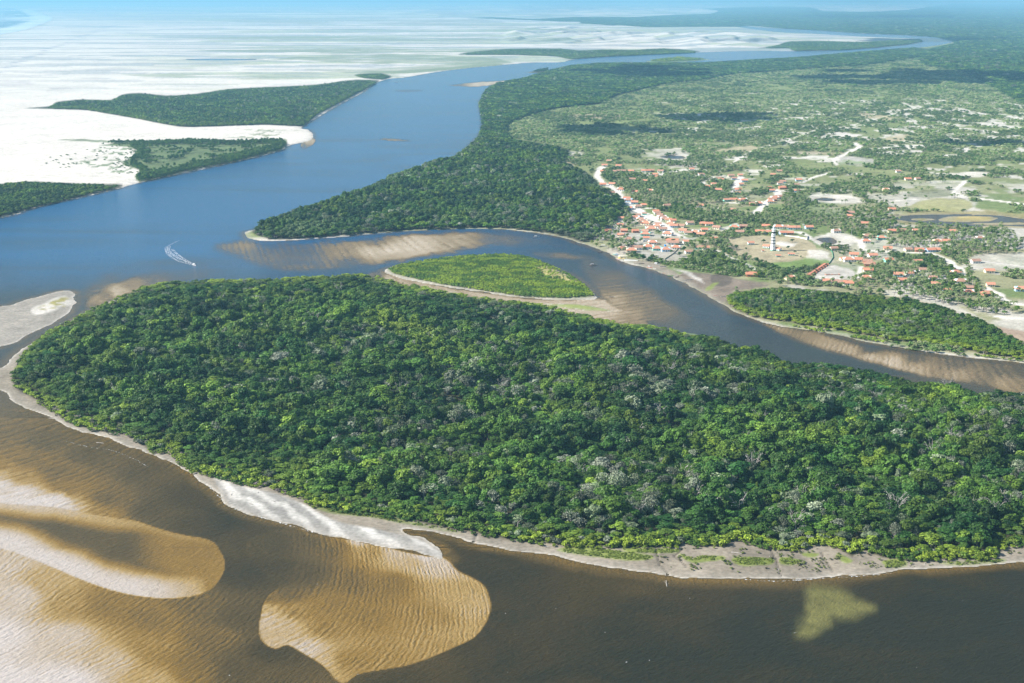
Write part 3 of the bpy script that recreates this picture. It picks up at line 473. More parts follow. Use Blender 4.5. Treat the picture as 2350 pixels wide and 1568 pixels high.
class MB:
    def __init__(s): s.v = []; s.f = []
    def box(s, x0, x1, y0, y1, z0, z1):
        b = len(s.v); s.v += [(x0,y0,z0),(x1,y0,z0),(x1,y1,z0),(x0,y1,z0),(x0,y0,z1),(x1,y0,z1),(x1,y1,z1),(x0,y1,z1)]
        s.f += [[b+i for i in q] for q in ((0,3,2,1),(4,5,6,7),(0,1,5,4),(1,2,6,5),(2,3,7,6),(3,0,4,7))]; return s
    def tube(s, pts, rad, n=6, cap=True):
        base = len(s.v); prev = None
        for i, p in enumerate(pts):
            p = Vector(p); d = (Vector(pts[min(i+1, len(pts)-1)])-Vector(pts[max(i-1, 0)])).normalized()
            a = d.cross(Vector((0, 1, 0.01)) if abs(d.y) < .9 else Vector((1, 0, 0))).normalized(); b = d.cross(a)
            for k in range(n):
                t = 2*math.pi*k/n; s.v.append(tuple(p+(a*math.cos(t)+b*math.sin(t))*rad[i]))
            if i:
                o = base+n*i
                for k in range(n): s.f.append([o-n+k, o-n+(k+1) % n, o+(k+1) % n, o+k])
        if cap: s.f.append([base+k for k in range(n)][::-1]); s.f.append([base+n*(len(pts)-1)+k for k in range(n)])
        return s
    def prism(s, ring0, ring1):
        b = len(s.v); n = len(ring0); s.v += list(ring0)+list(ring1)
        for k in range(n): s.f.append([b+k, b+(k+1) % n, b+n+(k+1) % n, b+n+k])
        s.f.append([b+k for k in range(n)][::-1]); s.f.append([b+n+k for k in range(n)]); return s
    def add(s, v, f):
        b = len(s.v); s.v += list(v); s.f += [[b+i for i in q] for q in f]; return s
    def me(s, name, m, smooth=False): return mesh(name, s.v, s.f, m, None, smooth)

# ------------------------------------------------------------------ foliage
def leaf_mat(name, base, var=.35, trans=.12):
    m = bpy.data.materials.new(name); m.use_nodes = True; n = m.node_tree.nodes; l = m.node_tree.links; n.clear()
    ou = n.new('ShaderNodeOutputMaterial')
    a = n.new('ShaderNodeAttribute'); a.attribute_type = 'INSTANCER'; a.attribute_name = 'tint'
    g = n.new('ShaderNodeNewGeometry')
    r = n.new('ShaderNodeMapRange'); r.inputs[3].default_value = 1-var; r.inputs[4].default_value = 1+var; l.new(g.outputs['Random Per Island'], r.inputs[0])
    v0 = n.new('ShaderNodeVectorMath'); v0.operation = 'MULTIPLY'; v0.inputs[0].default_value = base; l.new(a.outputs['Color'], v0.inputs[1])
    v = n.new('ShaderNodeVectorMath'); v.operation = 'SCALE'; l.new(v0.outputs[0], v.inputs[0]); l.new(r.outputs[0], v.inputs['Scale'])
    d = n.new('ShaderNodeBsdfPrincipled'); d.inputs['Roughness'].default_value = .55; d.inputs['Specular IOR Level'].default_value = .22; l.new(v.outputs[0], d.inputs['Base Color'])
    t = n.new('ShaderNodeBsdfTranslucent'); l.new(v.outputs[0], t.inputs['Color'])
    mx = n.new('ShaderNodeMixShader'); mx.inputs[0].default_value = trans; l.new(d.outputs[0], mx.inputs[1]); l.new(t.outputs[0], mx.inputs[2]); l.new(mx.outputs[0], ou.inputs['Surface'])
    return m
LEAF = leaf_mat('leaves', (1, 1, 1)); TWIG = leaf_mat('twigs', (1, 1, 1), .25, .1)
BARK = mat('bark', (.16, .13, .10), .9, .1, noise=.3, nscale=2); DEAD = mat('dead_wood', (.42, .39, .36), .9, .1, noise=.25, nscale=2)
PBARK = mat('palm_bark', (.27, .23, .19), .9, .1, noise=.3, nscale=3)
def quads(P0, N, size, r, bend=.5):
    """leaf clumps: small leaf-shaped faces set at points P0 and facing roughly along N"""
    n = len(P0); rn = r.normal(size=(n, 3))*bend; nn_ = N+rn; nn_ /= np.linalg.norm(nn_, axis=1)[:, None]
    a = np.cross(nn_, r.normal(size=(n, 3))); a /= np.linalg.norm(a, axis=1)[:, None]; b = np.cross(nn_, a)
    s = (size*(.6+.8*r.random(n)))[:, None]
    v = np.stack([P0+a*s, P0+b*s*.7+nn_*s*.12, P0-a*s, P0-b*s*.7-nn_*s*.12], 1).reshape(-1, 3)
    return v, np.arange(4*n).reshape(n, 4)
def lobes(r, nl, R, h0, h1):
    L = []
    for k in range(nl):
        a = 2*math.pi*(k/nl+r.random()*.12); q = R*(.25+.5*r.random()) if k else 0
        z = h0+(h1-h0)*(.38+.45*r.random()) - q*.3
        L.append((q*math.cos(a), q*math.sin(a), z if k else h1-R*.5, R*(.38+.2*r.random())))
    return L
def tree_mesh(seed, nl=7, R=4.2, h=11., nq=430, size=.62, sparse=False, flat=.92):
    r = np.random.default_rng(seed); L = lobes(r, nl, R, h*(.2 if not sparse else .35), h); Pp = []; Nn = []
    for (x, y, z, q) in L:
        k = int(nq/nl); d = r.normal(size=(k, 3)); d /= np.linalg.norm(d, axis=1)[:, None]; d[:, 2] = np.where(d[:, 2] < -.35, -d[:, 2], d[:, 2])
        rad = q*(.86+.22*r.random(k))[:, None]; Pp.append(np.array([x, y, z])+d*rad*[1, 1, flat]); Nn.append(d+[0, 0, .25])
    Pp = np.concatenate(Pp); Nn = np.concatenate(Nn); v, f = quads(Pp, Nn, size, r, .45 if not sparse else 1.2)
    t = MB(); t.tube([(0, 0, -.6), (.1, 0, h*.3), (.15, .1, h*.55)], [.28, .2, .13], 5, False)
    for (x, y, z, q) in L[:5 if not sparse else nl]:
        t.tube([(.1, 0, h*.3), (x*.5, y*.5, h*.3+(z-h*.3)*.6), (x, y, z+q*.3)], [.14, .1, .04], 4, False)
    return v, f, t, L
def join_mesh(name, v, f, t, m1, m2):
    vs = np.concatenate([v, np.array(t.v)]); fs = [tuple(q) for q in f]+[tuple(i+len(v) for i in q) for q in t.f]
    return mesh(name, vs, fs, [m1, m2], [0]*len(f)+[1]*len(t.f))
def snag(seed, h=10.):
    r = np.random.default_rng(seed); t = MB(); tips = []
    lean = r.normal(size=2)*.8
    t.tube([(0, 0, -.6), (lean[0]*.4, lean[1]*.4, h*.25), (lean[0], lean[1], h*.5)], [.34, .27, .19], 6, False)
    for k in range(9):
        a = 2*math.pi*k/9+r.random(); z0 = h*(.22+.3*r.random()); L = 2.2+2.2*r.random(); f0 = z0/(h*.5)
        p0 = (lean[0]*f0, lean[1]*f0, z0); p1 = (p0[0]+math.cos(a)*L*.6, p0[1]+math.sin(a)*L*.6, z0+L*.55); p2 = (p0[0]+math.cos(a)*L, p0[1]+math.sin(a)*L, min(h, z0+L*1.5))
        t.tube([p0, p1, p2], [.16, .12, .05], 4, False)
        for j in range(4):
            b = a+r.normal()*.9; q = 1+1.3*r.random(); s0 = p1 if j < 2 else p2
            e = (s0[0]+math.cos(b)*q, s0[1]+math.sin(b)*q, s0[2]+q*(.3+.8*r.random())); t.tube([s0, e], [.08, .03], 3, False); tips.append(e)
    return t, tips
def palm(seed, h=9.):
    r = np.random.default_rng(seed); b = r.normal(size=2)*1.1; t = MB()
    t.tube([(0, 0, -.4), (b[0]*.3, b[1]*.3, h*.35), (b[0]*.7, b[1]*.7, h*.7), (b[0], b[1], h)], [.26, .2, .17, .15], 6, False)
    v = []; f = []; top = np.array([b[0], b[1], h])
    for k in range(17):
        a = 2*math.pi*k/17+r.normal()*.15; el = r.random()*1.5-.3; L = 3.2+r.random()*.7; d = np.array([math.cos(a), math.sin(a), 0]); sdv = np.array([-math.sin(a), math.cos(a), 0]); pr = None
        for j in range(5):
            u = j/4; c = top+d*L*(u*math.cos(el*.6))+np.array([0, 0, L*(u*math.sin(el)*.9-u*u*.75)]); wd = .62*math.sin(math.pi*(.12+.8*u))
            q = [c-sdv*wd-[0, 0, wd*.45], c+[0, 0, .03], c+sdv*wd-[0, 0, wd*.45]]; i = len(v); v += q
            if pr is not None: f += [(pr, pr+1, i+1, i), (pr+1, pr+2, i+2, i+1)]
            pr = i
    return np.array(v), f, t
KINDS = []                                            # (mesh for the mass, crown mesh, trunk mesh)
def addkind(nm, v, f, t, m1, m2):
    KINDS.append((join_mesh(nm, v, f, t, m1, m2), mesh('crown', v, f, m1), t.me('trunk', m2))); return len(KINDS)-1
TREES = [addkind('tree', *tree_mesh(10+k, 6+k % 3, 3.9+.25*(k % 4), 10.5+.6*(k % 3), 620, .56)[:3], LEAF, BARK) for k in range(8)]
PALE = [addkind('tree', *tree_mesh(40+k, 8, 4.2, 11.5, 330, .42, True)[:3], TWIG, DEAD) for k in range(4)]
BUSH = []
for k in range(5):
    v, f, t, L = tree_mesh(70+k, 5, 2.0, 3.0, 170, .42, flat=.8); BUSH.append(addkind('bush', v, f, t, LEAF, BARK))
FAR = [addkind('far', *tree_mesh(90+k, 7, 4.8, 8.5, 210, .95, flat=.85)[:3], LEAF, BARK) for k in range(5)]
PALMS = [addkind('palm', *palm(120+k, 8+k % 3), LEAF, PBARK) for k in range(4)]
SNAGS = []
for k in range(5):
    t, tips = snag(150+k); tp = np.array(tips); r_ = np.random.default_rng(k); tp = np.repeat(tp, 2, 0)+r_.normal(size=(len(tp)*2, 3))*.5
    v, f = quads(tp, r_.normal(size=tp.shape), .22, r_); SNAGS.append(addkind('snag', v, f, t, TWIG, DEAD))
kc = bpy.data.collections.new('tree_shapes')
for i, (jm, a, b) in enumerate(KINDS):
    o = bpy.data.objects.new('shape_%03d' % i, jm); kc.objects.link(o)
def scatter(name, label, cat, Pw, rot, scl, idx, tint):
    """one mass of plants nobody could count: points that carry the shared plant shapes"""
    me = bpy.data.meshes.new(name); me.vertices.add(len(Pw)); me.vertices.foreach_set('co', np.asarray(Pw, np.float32).ravel())
    for k, t, a, fld in (('rot', 'FLOAT', rot, 'value'), ('idx', 'INT', idx, 'value'), ('scl', 'FLOAT_VECTOR', scl, 'vector'), ('tint', 'FLOAT_COLOR', np.concatenate([tint, np.ones((len(tint), 1))], 1), 'color')):
        at = me.attributes.new(k, t, 'POINT'); at.data.foreach_set(fld, np.asarray(a, np.int32 if t == 'INT' else np.float32).ravel())
    o = bpy.data.objects.new(name, me); COL.objects.link(o); tag(o, label, cat, None, 'stuff')
    ng = bpy.data.node_groups.new(name, 'GeometryNodeTree'); ng.interface.new_socket('Geometry', in_out='INPUT', socket_type='NodeSocketGeometry'); ng.interface.new_socket('Geometry', in_out='OUTPUT', socket_type='NodeSocketGeometry')
    n = ng.nodes; l = ng.links; gi = n.new('NodeGroupInput'); go = n.new('NodeGroupOutput'); ip = n.new('GeometryNodeInstanceOnPoints'); ci = n.new('GeometryNodeCollectionInfo')
    ci.inputs['Collection'].default_value = kc; ci.inputs['Separate Children'].default_value = True; ci.inputs['Reset Children'].default_value = True
    def na(k, dt): q = n.new('GeometryNodeInputNamedAttribute'); q.data_type = dt; q.inputs['Name'].default_value = k; return q.outputs[0]
    l.new(gi.outputs[0], ip.inputs['Points']); l.new(ci.outputs[0], ip.inputs['Instance']); ip.inputs['Pick Instance'].default_value = True
    l.new(na('idx', 'INT'), ip.inputs['Instance Index']); l.new(na('scl', 'FLOAT_VECTOR'), ip.inputs['Scale'])
    cx = n.new('ShaderNodeCombineXYZ'); l.new(na('rot', 'FLOAT'), cx.inputs[2]); l.new(cx.outputs[0], ip.inputs['Rotation'])
    l.new(ip.outputs[0], go.inputs[0]); o.modifiers.new('plants', 'NODES').node_group = ng
    return o
def pin(poly, x, y):
    ins = np.zeros(len(x), bool); n = len(poly)
    for i in range(n):
        ax, ay = poly[i]; bx, by = poly[(i+1) % n]
        if ay != by: ins ^= ((ay > y) != (by > y)) & (x < (bx-ax)*(y-ay)/(by-ay)+ax)
    return ins
def grid_pts(poly, sp, rel=None):
    """jittered points on the ground inside an outline; spacing in metres, or a share of the distance"""
    q = poly.copy(); q[:, 0] = np.clip(q[:, 0], -700, 3100); W = world_poly(q)
    if rel is None:
        X, Y = np.meshgrid(np.arange(W[:, 0].min(), W[:, 0].max(), sp), np.arange(W[:, 1].min(), W[:, 1].max()+30, sp)); X = X.ravel(); Y = Y.ravel()
        X = X+rng.uniform(-.42, .42, len(X))*sp; Y = Y+rng.uniform(-.42, .42, len(Y))*sp
    else:
        U = W[:, 0]/W[:, 1]; V = np.log(W[:, 1]); a, b = np.meshgrid(np.arange(U.min(), U.max(), rel), np.arange(V.min(), V.max(), rel)); a = a.ravel()+rng.uniform(-.45, .45, a.size)*rel; b = b.ravel()+rng.uniform(-.45, .45, b.size)*rel
        Y = np.exp(b); X = a*Y
    x, y = pv(X, Y); m = (x > -420) & (x < 2770) & (y < 1800) & pin(q, x, y); return X[m], Y[m], x[m], y[m]
def topok(poly, X, Y, h):
    tx, ty = pv(X, Y, h); return pin(poly, tx, ty)
DG, MG, YG, PG, GG = np.array([.022, .072, .014]), np.array([.070, .148, .020]), np.array([.25, .34, .030]), np.array([.19, .255, .125]), np.array([.27, .29, .22])
def mixt(a, b, t): t = np.clip(t, 0, 1)[:, None]; return a*(1-t)+b*t

ORD = 'first second third fourth fifth sixth seventh eighth ninth tenth eleventh twelfth thirteenth fourteenth fifteenth sixteenth seventeenth eighteenth nineteenth twentieth'.split(); ORD += ['twenty-'+q for q in ORD[:9]]+['thirtieth']+['thirty-'+q for q in ORD[:9]]+['fortieth']
# ---- the mangrove island in front
A1 = grid_pts(FOREST, 7.1); A2 = grid_pts(FOREST, 6.6); small = np.arange(len(A1[0])+len(A2[0])) >= len(A1[0]); X, Y, x, y = (np.concatenate([a, b]) for a, b in zip(A1, A2))
ed = sdf(FOREST, x, y, 10)
hs = (.42+.68*sm(0, 75, ed))*rng.uniform(.62, 1.22, len(X))
hs *= (1+.5*(fbm(X/45, Y/45, 1)-.5))*(1+1.5*(fbm(X/19, Y/19, 2, 2)-.5)); hs = np.where(small, hs*rng.uniform(.62, .98, len(X)), hs); big = np.where(small, -.45, rng.random(len(X))**3*.85)
farside = (y < 900) & (ed < 90); hs = np.where(farside, hs*.85, hs)
rightrise = sm(1500, 1700, x)*sm(0, 1, (ed < 120) & (y < 1000)); hs = np.where(rightrise > .5, np.maximum(hs, rng.uniform(.85, 1.15, len(X))), hs)
k = topok(FOREST, X, Y, 10*hs)
gap = np.zeros(len(X), bool); bigk = big
for q in ("965,902 1000,896 1015,905 1000,915 1090,925 1120,942 1060,945 1000,930 970,920", "1440,960 1500,968 1560,985 1570,1000 1520,990 1450,972", "590,712 640,705 680,712 650,722 600,722", "575,770 610,765 620,780 590,785", "1470,1215 1530,1225 1560,1240 1480,1235"): gap |= pin(P(q), x, y+rng.normal(size=len(y))*3)
k &= ~(gap & (rng.random(len(X)) < .8)); X, Y, x, y, hs, ed, bigk = (a[k] for a in (X, Y, x, y, hs, ed, bigk))
def forest_look(X, Y, x, y, ed, edge=40, pale=.10):
    N = len(X); a = fbm(X/70, Y/70, 0, 3); b = fbm(X/28, Y/28, 2, 2)
    t = mixt(np.repeat(DG[None], N, 0), MG, sm(.35, .68, a)+rng.normal(size=N)*.25)
    t = mixt(t, YG, sm(.56, .72, b)*.25+rng.random(N)**7*.45)
    idx = rng.choice(TREES, N); pr = pale*(.35+.65*sm(400, 1300, x))*(.2+3.2*sm(.48, .64, fbm(X/60+7, Y/60, 3, 3))); ispale = rng.random(N) < pr
    pal = mixt(np.repeat(PG[None], N, 0), GG, rng.random(N)); t = np.where(ispale[:, None], pal*rng.uniform(.55, 1.0, N)[:, None], t); idx = np.where(ispale & (rng.random(N) < .65), rng.choice(PALE, N), idx)
    return t*(rng.uniform(.6, 1.4, N)*(.45+1.1*fbm(X/30, Y/30, 1, 2)))[:, None], idx, ispale
tint, idx, isp = forest_look(X, Y, x, y, ed, pale=.09)
near_edge = (sm(30, 4, ed)*((y > 1000) | (x < 400) | (y < 780)))*(.35+.65*(fbm(X/25, Y/25, 1) > .45))
band_y = sm(60, 0, np.abs((y-750)-(x-860)*.35))*sm(840, 870, x)*sm(1040, 980, x)*.75
tint = np.where(isp[:, None], tint, mixt(tint, YG*rng.uniform(.7, 1.3, len(X))[:, None], near_edge+band_y*rng.random(len(X))))
lowedge = (ed < 14) & ((y > 1000) | (x < 330)); idx = np.where(lowedge, rng.choice(BUSH, len(X)), idx); hs2 = np.where(lowedge, rng.uniform(.8, 1.5, len(X)), hs)
swide = np.where(lowedge, hs2*1.2, (.62+.5*hs)*rng.uniform(.75, 1.15, len(X))+bigk)
rot = rng.uniform(0, 6.28, len(X)); Z = gz(x, y)
px = np.hypot(X, Y-0)+Z*0
vis = (x > 5) & (x < 2345) & ~lowedge & (hs > .55) & (bigk > -.1)
order = np.argsort(np.where(vis, np.hypot(np.hypot(X, Y), H)/(hs+.2)**.5, 1e9)); nearest = order[:300]; isn = np.zeros(len(X), bool); isn[nearest] = True
scatter('mangrove_forest', 'dense green mangrove forest covering the long island in front', 'forest', np.stack([X, Y, Z], 1)[~isn], rot[~isn], np.stack([swide, swide, hs2], 1)[~isn], idx[~isn], tint[~isn])
LAB = {}
for i in nearest:
    e = empty('mangrove_tree', (X[i], Y[i], Z[i]), rot[i], (swide[i], swide[i], hs2[i])); lum = tint[i].mean(); g = tint[i]
    kd = 'pale twiggy' if isp[i] else ('yellow green' if g[0] > .10 else ('dark green' if g[1] < .10 else 'mid green'))
    rowd = 'in front' if ed[i] < 22 else 'behind the front' if ed[i] < 45 else 'deeper inside'
    cold = [c_ for lim, c_ in ((1175, 'above the narrow left shore'), (1330, 'left of the long sedge strip'), (1500, 'above the long sedge strip'), (1600, 'near the first mud creek'), (1700, 'above the first sedge patch'), (1800, 'by the pale mud bay'), (1920, 'above the round sedge patches'), (2050, 'behind the small shore bushes'), (2180, 'over the narrow mud'), (2290, 'near the far right shore'), (9999, 'at the far right edge')) if x[i] < lim][0]
    LAB.setdefault(('%s %s mangrove' % ('tall' if hs[i] > 1 else 'low' if hs[i] < .8 else 'middling', kd), rowd, cold), []).append((x[i], e))
    c1 = child('crown', KINDS[idx[i]][1], e); c1['tint'] = [float(v) for v in tint[i]]; child('trunk', KINDS[idx[i]][2], e)
def ordlabel(LAB, cat, group):
    for (a_, b_, c_), L in LAB.items():
        L.sort(key=lambda q: q[0])
        for j, (_, e) in enumerate(L): tag(e, ('%s %s %s' % (a_, b_, c_)) if len(L) == 1 else '%s from left, %s %s %s' % (ORD[min(j, 39)], a_, b_, c_), cat, group)
ordlabel(LAB, 'tree', 'individual mangroves nearest the mud shore')
# ---- bare pale snags
SN = []
for ox, oy, t in ((1175, 964, "955,440 1050,445 1300,520 1330,420 1430,400 570,470 1100,250 1760,440 1920,190 2110,450 2190,480 2290,440 330,290 490,310 830,400 2030,140 860,150 1080,140 1405,350 1745,460 780,300"), (1175, 441, "340,880 505,850 715,870 850,870 930,870 440,960 700,1070 1410,1060 1485,1000 1675,990 2100,1100 750,820 2000,920 1230,930 1150,1090 560,1160"), (0, 441, "1170,690 1215,675 550,960 810,950 1835,950 2235,840 2300,930 1330,545 1010,520 370,900 1450,620 1140,1080 960,730 1650,680 2140,930 1560,480")):
    for q in t.split(): a, b = map(float, q.split(',')); SN.append((ox+a*.5, oy+b*.5))
SN.sort(key=lambda q: (round(q[1]/60), q[0]))
ordn = 'first second third fourth fifth sixth seventh eighth ninth tenth eleventh twelfth thirteenth fourteenth fifteenth sixteenth seventeenth eighteenth nineteenth twentieth'.split()
rows = {}
for a, b in SN: rows.setdefault(round(b/60), []).append((a, b))
rk = sorted(rows); rowname = ['far edge', 'northern part', 'upper part', 'upper middle', 'middle', 'lower middle', 'lower part', 'belt above the shore', 'shore belt', 'very front', 'front margin', 'outer front']
for ri, rr in enumerate(rk):
    for j, (a, b) in enumerate(rows[rr]):
        gx, gy_ = gp(a, b); k_ = SNAGS[rng.integers(len(SNAGS))]; s_ = rng.uniform(1.15, 1.5)
        e = empty('dead_tree', (float(gx), float(gy_), float(gz(a, b))), rng.uniform(0, 6.28), s_)
        tag(e, 'bare bleached tree, %s from left in the %s of the island forest' % (ordn[j], rowname[min(ri, 11)]), 'dead tree', 'bleached dead trees in the island forest')
        c1 = child('crown', KINDS[k_][1], e); c1['tint'] = [.42, .40, .36]; child('trunk', KINDS[k_][2], e)
X, Y, x, y = grid_pts(np.array([[-60, 840], [3300, 880], [3300, 1320], [700, 1260], [-60, 960]]), 3.3); ed = sdf(FOREST, x, y, 30)
k = (ed < 16) & (ed > -5) & (y > 930) & (sdf(ISLE, x, y, 10) > 3) & ((fbm(X/9, Y/9, 2) > .40)|(ed > 6)) & (x < 2700); X, Y, x, y, ed = X[k], Y[k], x[k], y[k], ed[k]
yb = sm(.38, .6, fbm(X/30, Y/30, 3, 2)); t = mixt(mixt(np.tile(MG, (len(X), 1)), YG*.82, yb), np.array([.22, .20, .15]), sm(420, 200, x)*(rng.random(len(X)) < .4))*rng.uniform(.7, 1.25, len(X))[:, None]; s = rng.uniform(.55, 1.25, len(X))*(.7+.5*sm(0, 16, ed))
scatter('shore_bushes', 'belt of low yellow green bushes along the front edge of the mangroves', 'bushes', np.stack([X, Y, gz(x, y)], 1), rng.uniform(0, 6.28, len(X)), np.stack([s*1.15, s*1.15, s], 1), rng.choice(BUSH, len(X)), t)
# ---- other woods
def wood(name, label, poly, sp, rel, hh, wd, kinds, dark=0.0, pale=.05, edgey=0.0, cat='forest', dens=1.0, htop=10.):
    X, Y, x, y = grid_pts(poly, sp, rel); ed = sdf(poly, x, y, 30)
    hs = hh*(.6+.4*sm(0, 14, ed))*rng.uniform(.75, 1.2, len(X))*(1+.5*(fbm(X/80, Y/80, 2)-.5))
    k = topok(poly, X, Y, htop*hs) & (rng.random(len(X)) < dens); X, Y, x, y, hs, ed = (a[k] for a in (X, Y, x, y, hs, ed))
    tint, idx, isp = forest_look(X, Y, x, y, ed, pale=pale); tint = mixt(tint, YG*.9, edgey*sm(10, 1, ed)+edgey*.3*rng.random(len(X))); idx = np.where(isp, idx, rng.choice(kinds, len(X)))
    if rel: f = np.hypot(X, Y)*rel/(sp or 8.0)
    else: f = np.ones(len(X))
    s = wd*np.maximum(f, .8)*rng.uniform(.85, 1.2, len(X))
    if dark: tint = tint*(1-dark)
    scatter(name, label, cat, np.stack([X, Y, gz(x, y)], 1), rng.uniform(0, 6.28, len(X)), np.stack([s, s, hs], 1), idx, tint); return len(X)
cnt = []
cnt.append(wood('point_forest', 'dark wood on the pointed land between the two river arms', RFOREST, 7.2, None, 1.1, .98, TREES, pale=.09, edgey=.25) if False else 0)
RF1 = RFOREST[RFOREST[:, 1] > 150]
X, Y, x, y = grid_pts(RFOREST, 8.6); m = Y < 3300; X, Y, x, y = X[m], Y[m], x[m], y[m]; ed = sdf(RFOREST, x, y, 30)
hs = (.65+.4*sm(0, 20, ed))*rng.uniform(.7, 1.25, len(X))*1.1*(1+.8*(fbm(X/24, Y/24, 2, 2)-.5)); k = topok(RFOREST, X, Y, 10*hs); X, Y, x, y, hs, ed = (a[k] for a in (X, Y, x, y, hs, ed))
tint, idx, isp = forest_look(X, Y, x, y, ed, pale=.10); tint = mixt(tint, PG*.8, (sm(.5, .7, fbm(X/60, Y/60, 1))*sm(40, 4, ed))*.7); s = rng.uniform(.95, 1.35, len(X))+.5*rng.random(len(X))**3
scatter('point_forest', 'dark wood on the pointed land between the two river arms', 'forest', np.stack([X, Y, gz(x, y)], 1), rng.uniform(0, 6.28, len(X)), np.stack([s, s, hs], 1), idx, tint); cnt.append(len(X))
X, Y, x, y = grid_pts(RFOREST, 0, 1/420.); m = Y >= 3300; X, Y, x, y = X[m], Y[m], x[m], y[m]; hs = rng.uniform(.9, 1.4, len(X)); k = topok(RFOREST, X, Y, 9*hs); X, Y, x, y, hs = (a[k] for a in (X, Y, x, y, hs))
tint, idx, isp = forest_look(X, Y, x, y, hs, pale=.03); s = np.hypot(X, Y)/420/7.2*rng.uniform(.8, 1.2, len(X))
scatter('bank_forest', 'blue green wood along the far bank of the bending river', 'forest', np.stack([X, Y, gz(x, y)], 1), rng.uniform(0, 6.28, len(X)), np.stack([s, s, hs], 1), rng.choice(FAR, len(X)), tint); cnt.append(len(X))
for nm, lb, pl, sp, rel, hh, wd in (('dune_forest', 'long dark wood between white sand and the wide river', LF1, 9.0, None, 1.5, 1.15), ('bank_grove', 'small dark grove at the end of the sand by the river', LF1B, 9.0, None, 1.4, 1.1), ('left_bank_forest', 'green wood on the near left river bank below the sand', LF3, 7.0, None, .9, .95),
        ('distant_treeline', 'long line of distant trees behind a white sand bar', TREELINE, 12., None, 1.6, 1.5), ('peninsula_forest', 'dark wood on the narrow far peninsula inside the river bend', PENINS, 15., None, 1.9, 1.9)):
    cnt.append(wood(nm, lb, pl, sp, rel, hh, wd, FAR if sp > 8 else TREES, pale=.03, edgey=.25))
cnt.append(wood('far_forest', 'hazy blue forest stretching to the horizon beyond the river', FARBAND[FARBAND[:, 1] < 400], 0, 1/330., 1.6, 1.0, FAR, pale=.02))
# wedge of scrub on the left bank: dense rims, open middle
X, Y, x, y = grid_pts(LF2, 5.5); ed = sdf(LF2, x, y, 40); rim_ = (sm(14, 5, ed)*(y > 330)*(x > 300)+sm(12, 4, ed)*(y < 332)); k = (rng.random(len(X)) < np.clip(rim_*1.3+.5*sm(.55, .65, fbm(X/30, Y/30, 1)), 0, 1)) & topok(LF2, X, Y, 6); X, Y, x, y = X[k], Y[k], x[k], y[k]
tint = forest_look(X, Y, x, y, x, pale=.02)[0]; s = rng.uniform(.55, .9, len(X)); scatter('bank_thicket', 'green thicket round a grassy wedge on the left river bank', 'thicket', np.stack([X, Y, gz(x, y)], 1), rng.uniform(0, 6.28, len(X)), np.stack([s, s, s*rng.uniform(.7, 1.1, len(X))], 1), rng.choice(TREES, len(X)), mixt(tint, MG, np.full(len(X), .4)))
# tufts on the white sand
X, Y, x, y = grid_pts(P("60,345 215,345 280,330 345,340 330,400 250,402 120,390"), 9); k = (rng.random(len(X)) < .25*sm(.5, .62, fbm(X/30, Y/60, 2))+.5*sm(240, 320, x)*sm(.5, .6, fbm(X/24, Y/50, 1))); X, Y, x, y = X[k], Y[k], x[k], y[k]; s = rng.uniform(.8, 1.7, len(X))
scatter('sand_tufts', 'low green tufts scattered over the white sand', 'tufts', np.stack([X, Y, gz(x, y)], 1), rng.uniform(0, 6.28, len(X)), np.stack([s*1.4, s, s*.55], 1), rng.choice(BUSH, len(X)), np.tile(MG, (len(X), 1)))
# bright low mangrove on the small islands
for nm, lb, pl, sp, sz in (('low_mangrove', 'bright green low mangrove covering the small middle island', GISF, 3.0, .85), ('shore_scrub', 'low bright green scrub fringing the right bank of the creek', SRLOW, 3.4, .9), ('islet_scrub', 'thin green scrub on the distant river islet', P("1480,141 1512,135 1557,130 1620,135 1647,134.5 1600,139 1525,143"), 16, 3.0), ('dot_scrub', 'dark shrubs on the tiny islet in the river', P("1212,166 1235,159 1257,155 1257,165"), 9, 2.4)):
    X, Y, x, y = grid_pts(pl, sp); open_ = pin(P("1225,612 1265,612 1300,632 1330,652 1290,648 1250,636"), x, y) & (rng.random(len(x)) < .75); k = topok(pl, X, Y, 2.5*sz) & ~open_
    if nm == 'shore_scrub': k &= fbm(X/14, Y/14, 1) > .46
    X, Y, x, y = X[k], Y[k], x[k], y[k]
    t = mixt(np.tile(YG*1.15, (len(X), 1)), MG*1.3, sm(.4, .65, fbm(X/15, Y/15, 2))*.9)*rng.uniform(.75, 1.25, len(X))[:, None]; s = sz*rng.uniform(.7, 1.15, len(X))
    if nm == 'dot_scrub': t = np.tile(DG, (len(X), 1))
    scatter(nm, lb, 'scrub', np.stack([X, Y, gz(x, y)], 1), rng.uniform(0, 6.28, len(X)), np.stack([s, s, s], 1), rng.choice(BUSH, len(X)), t); cnt.append(len(X))
cnt.append(wood('creek_forest', 'leafy green mangrove wood on the right bank below the village', SHORESTRIP, 5.2, None, .72, .85, TREES, pale=.07, edgey=.8))
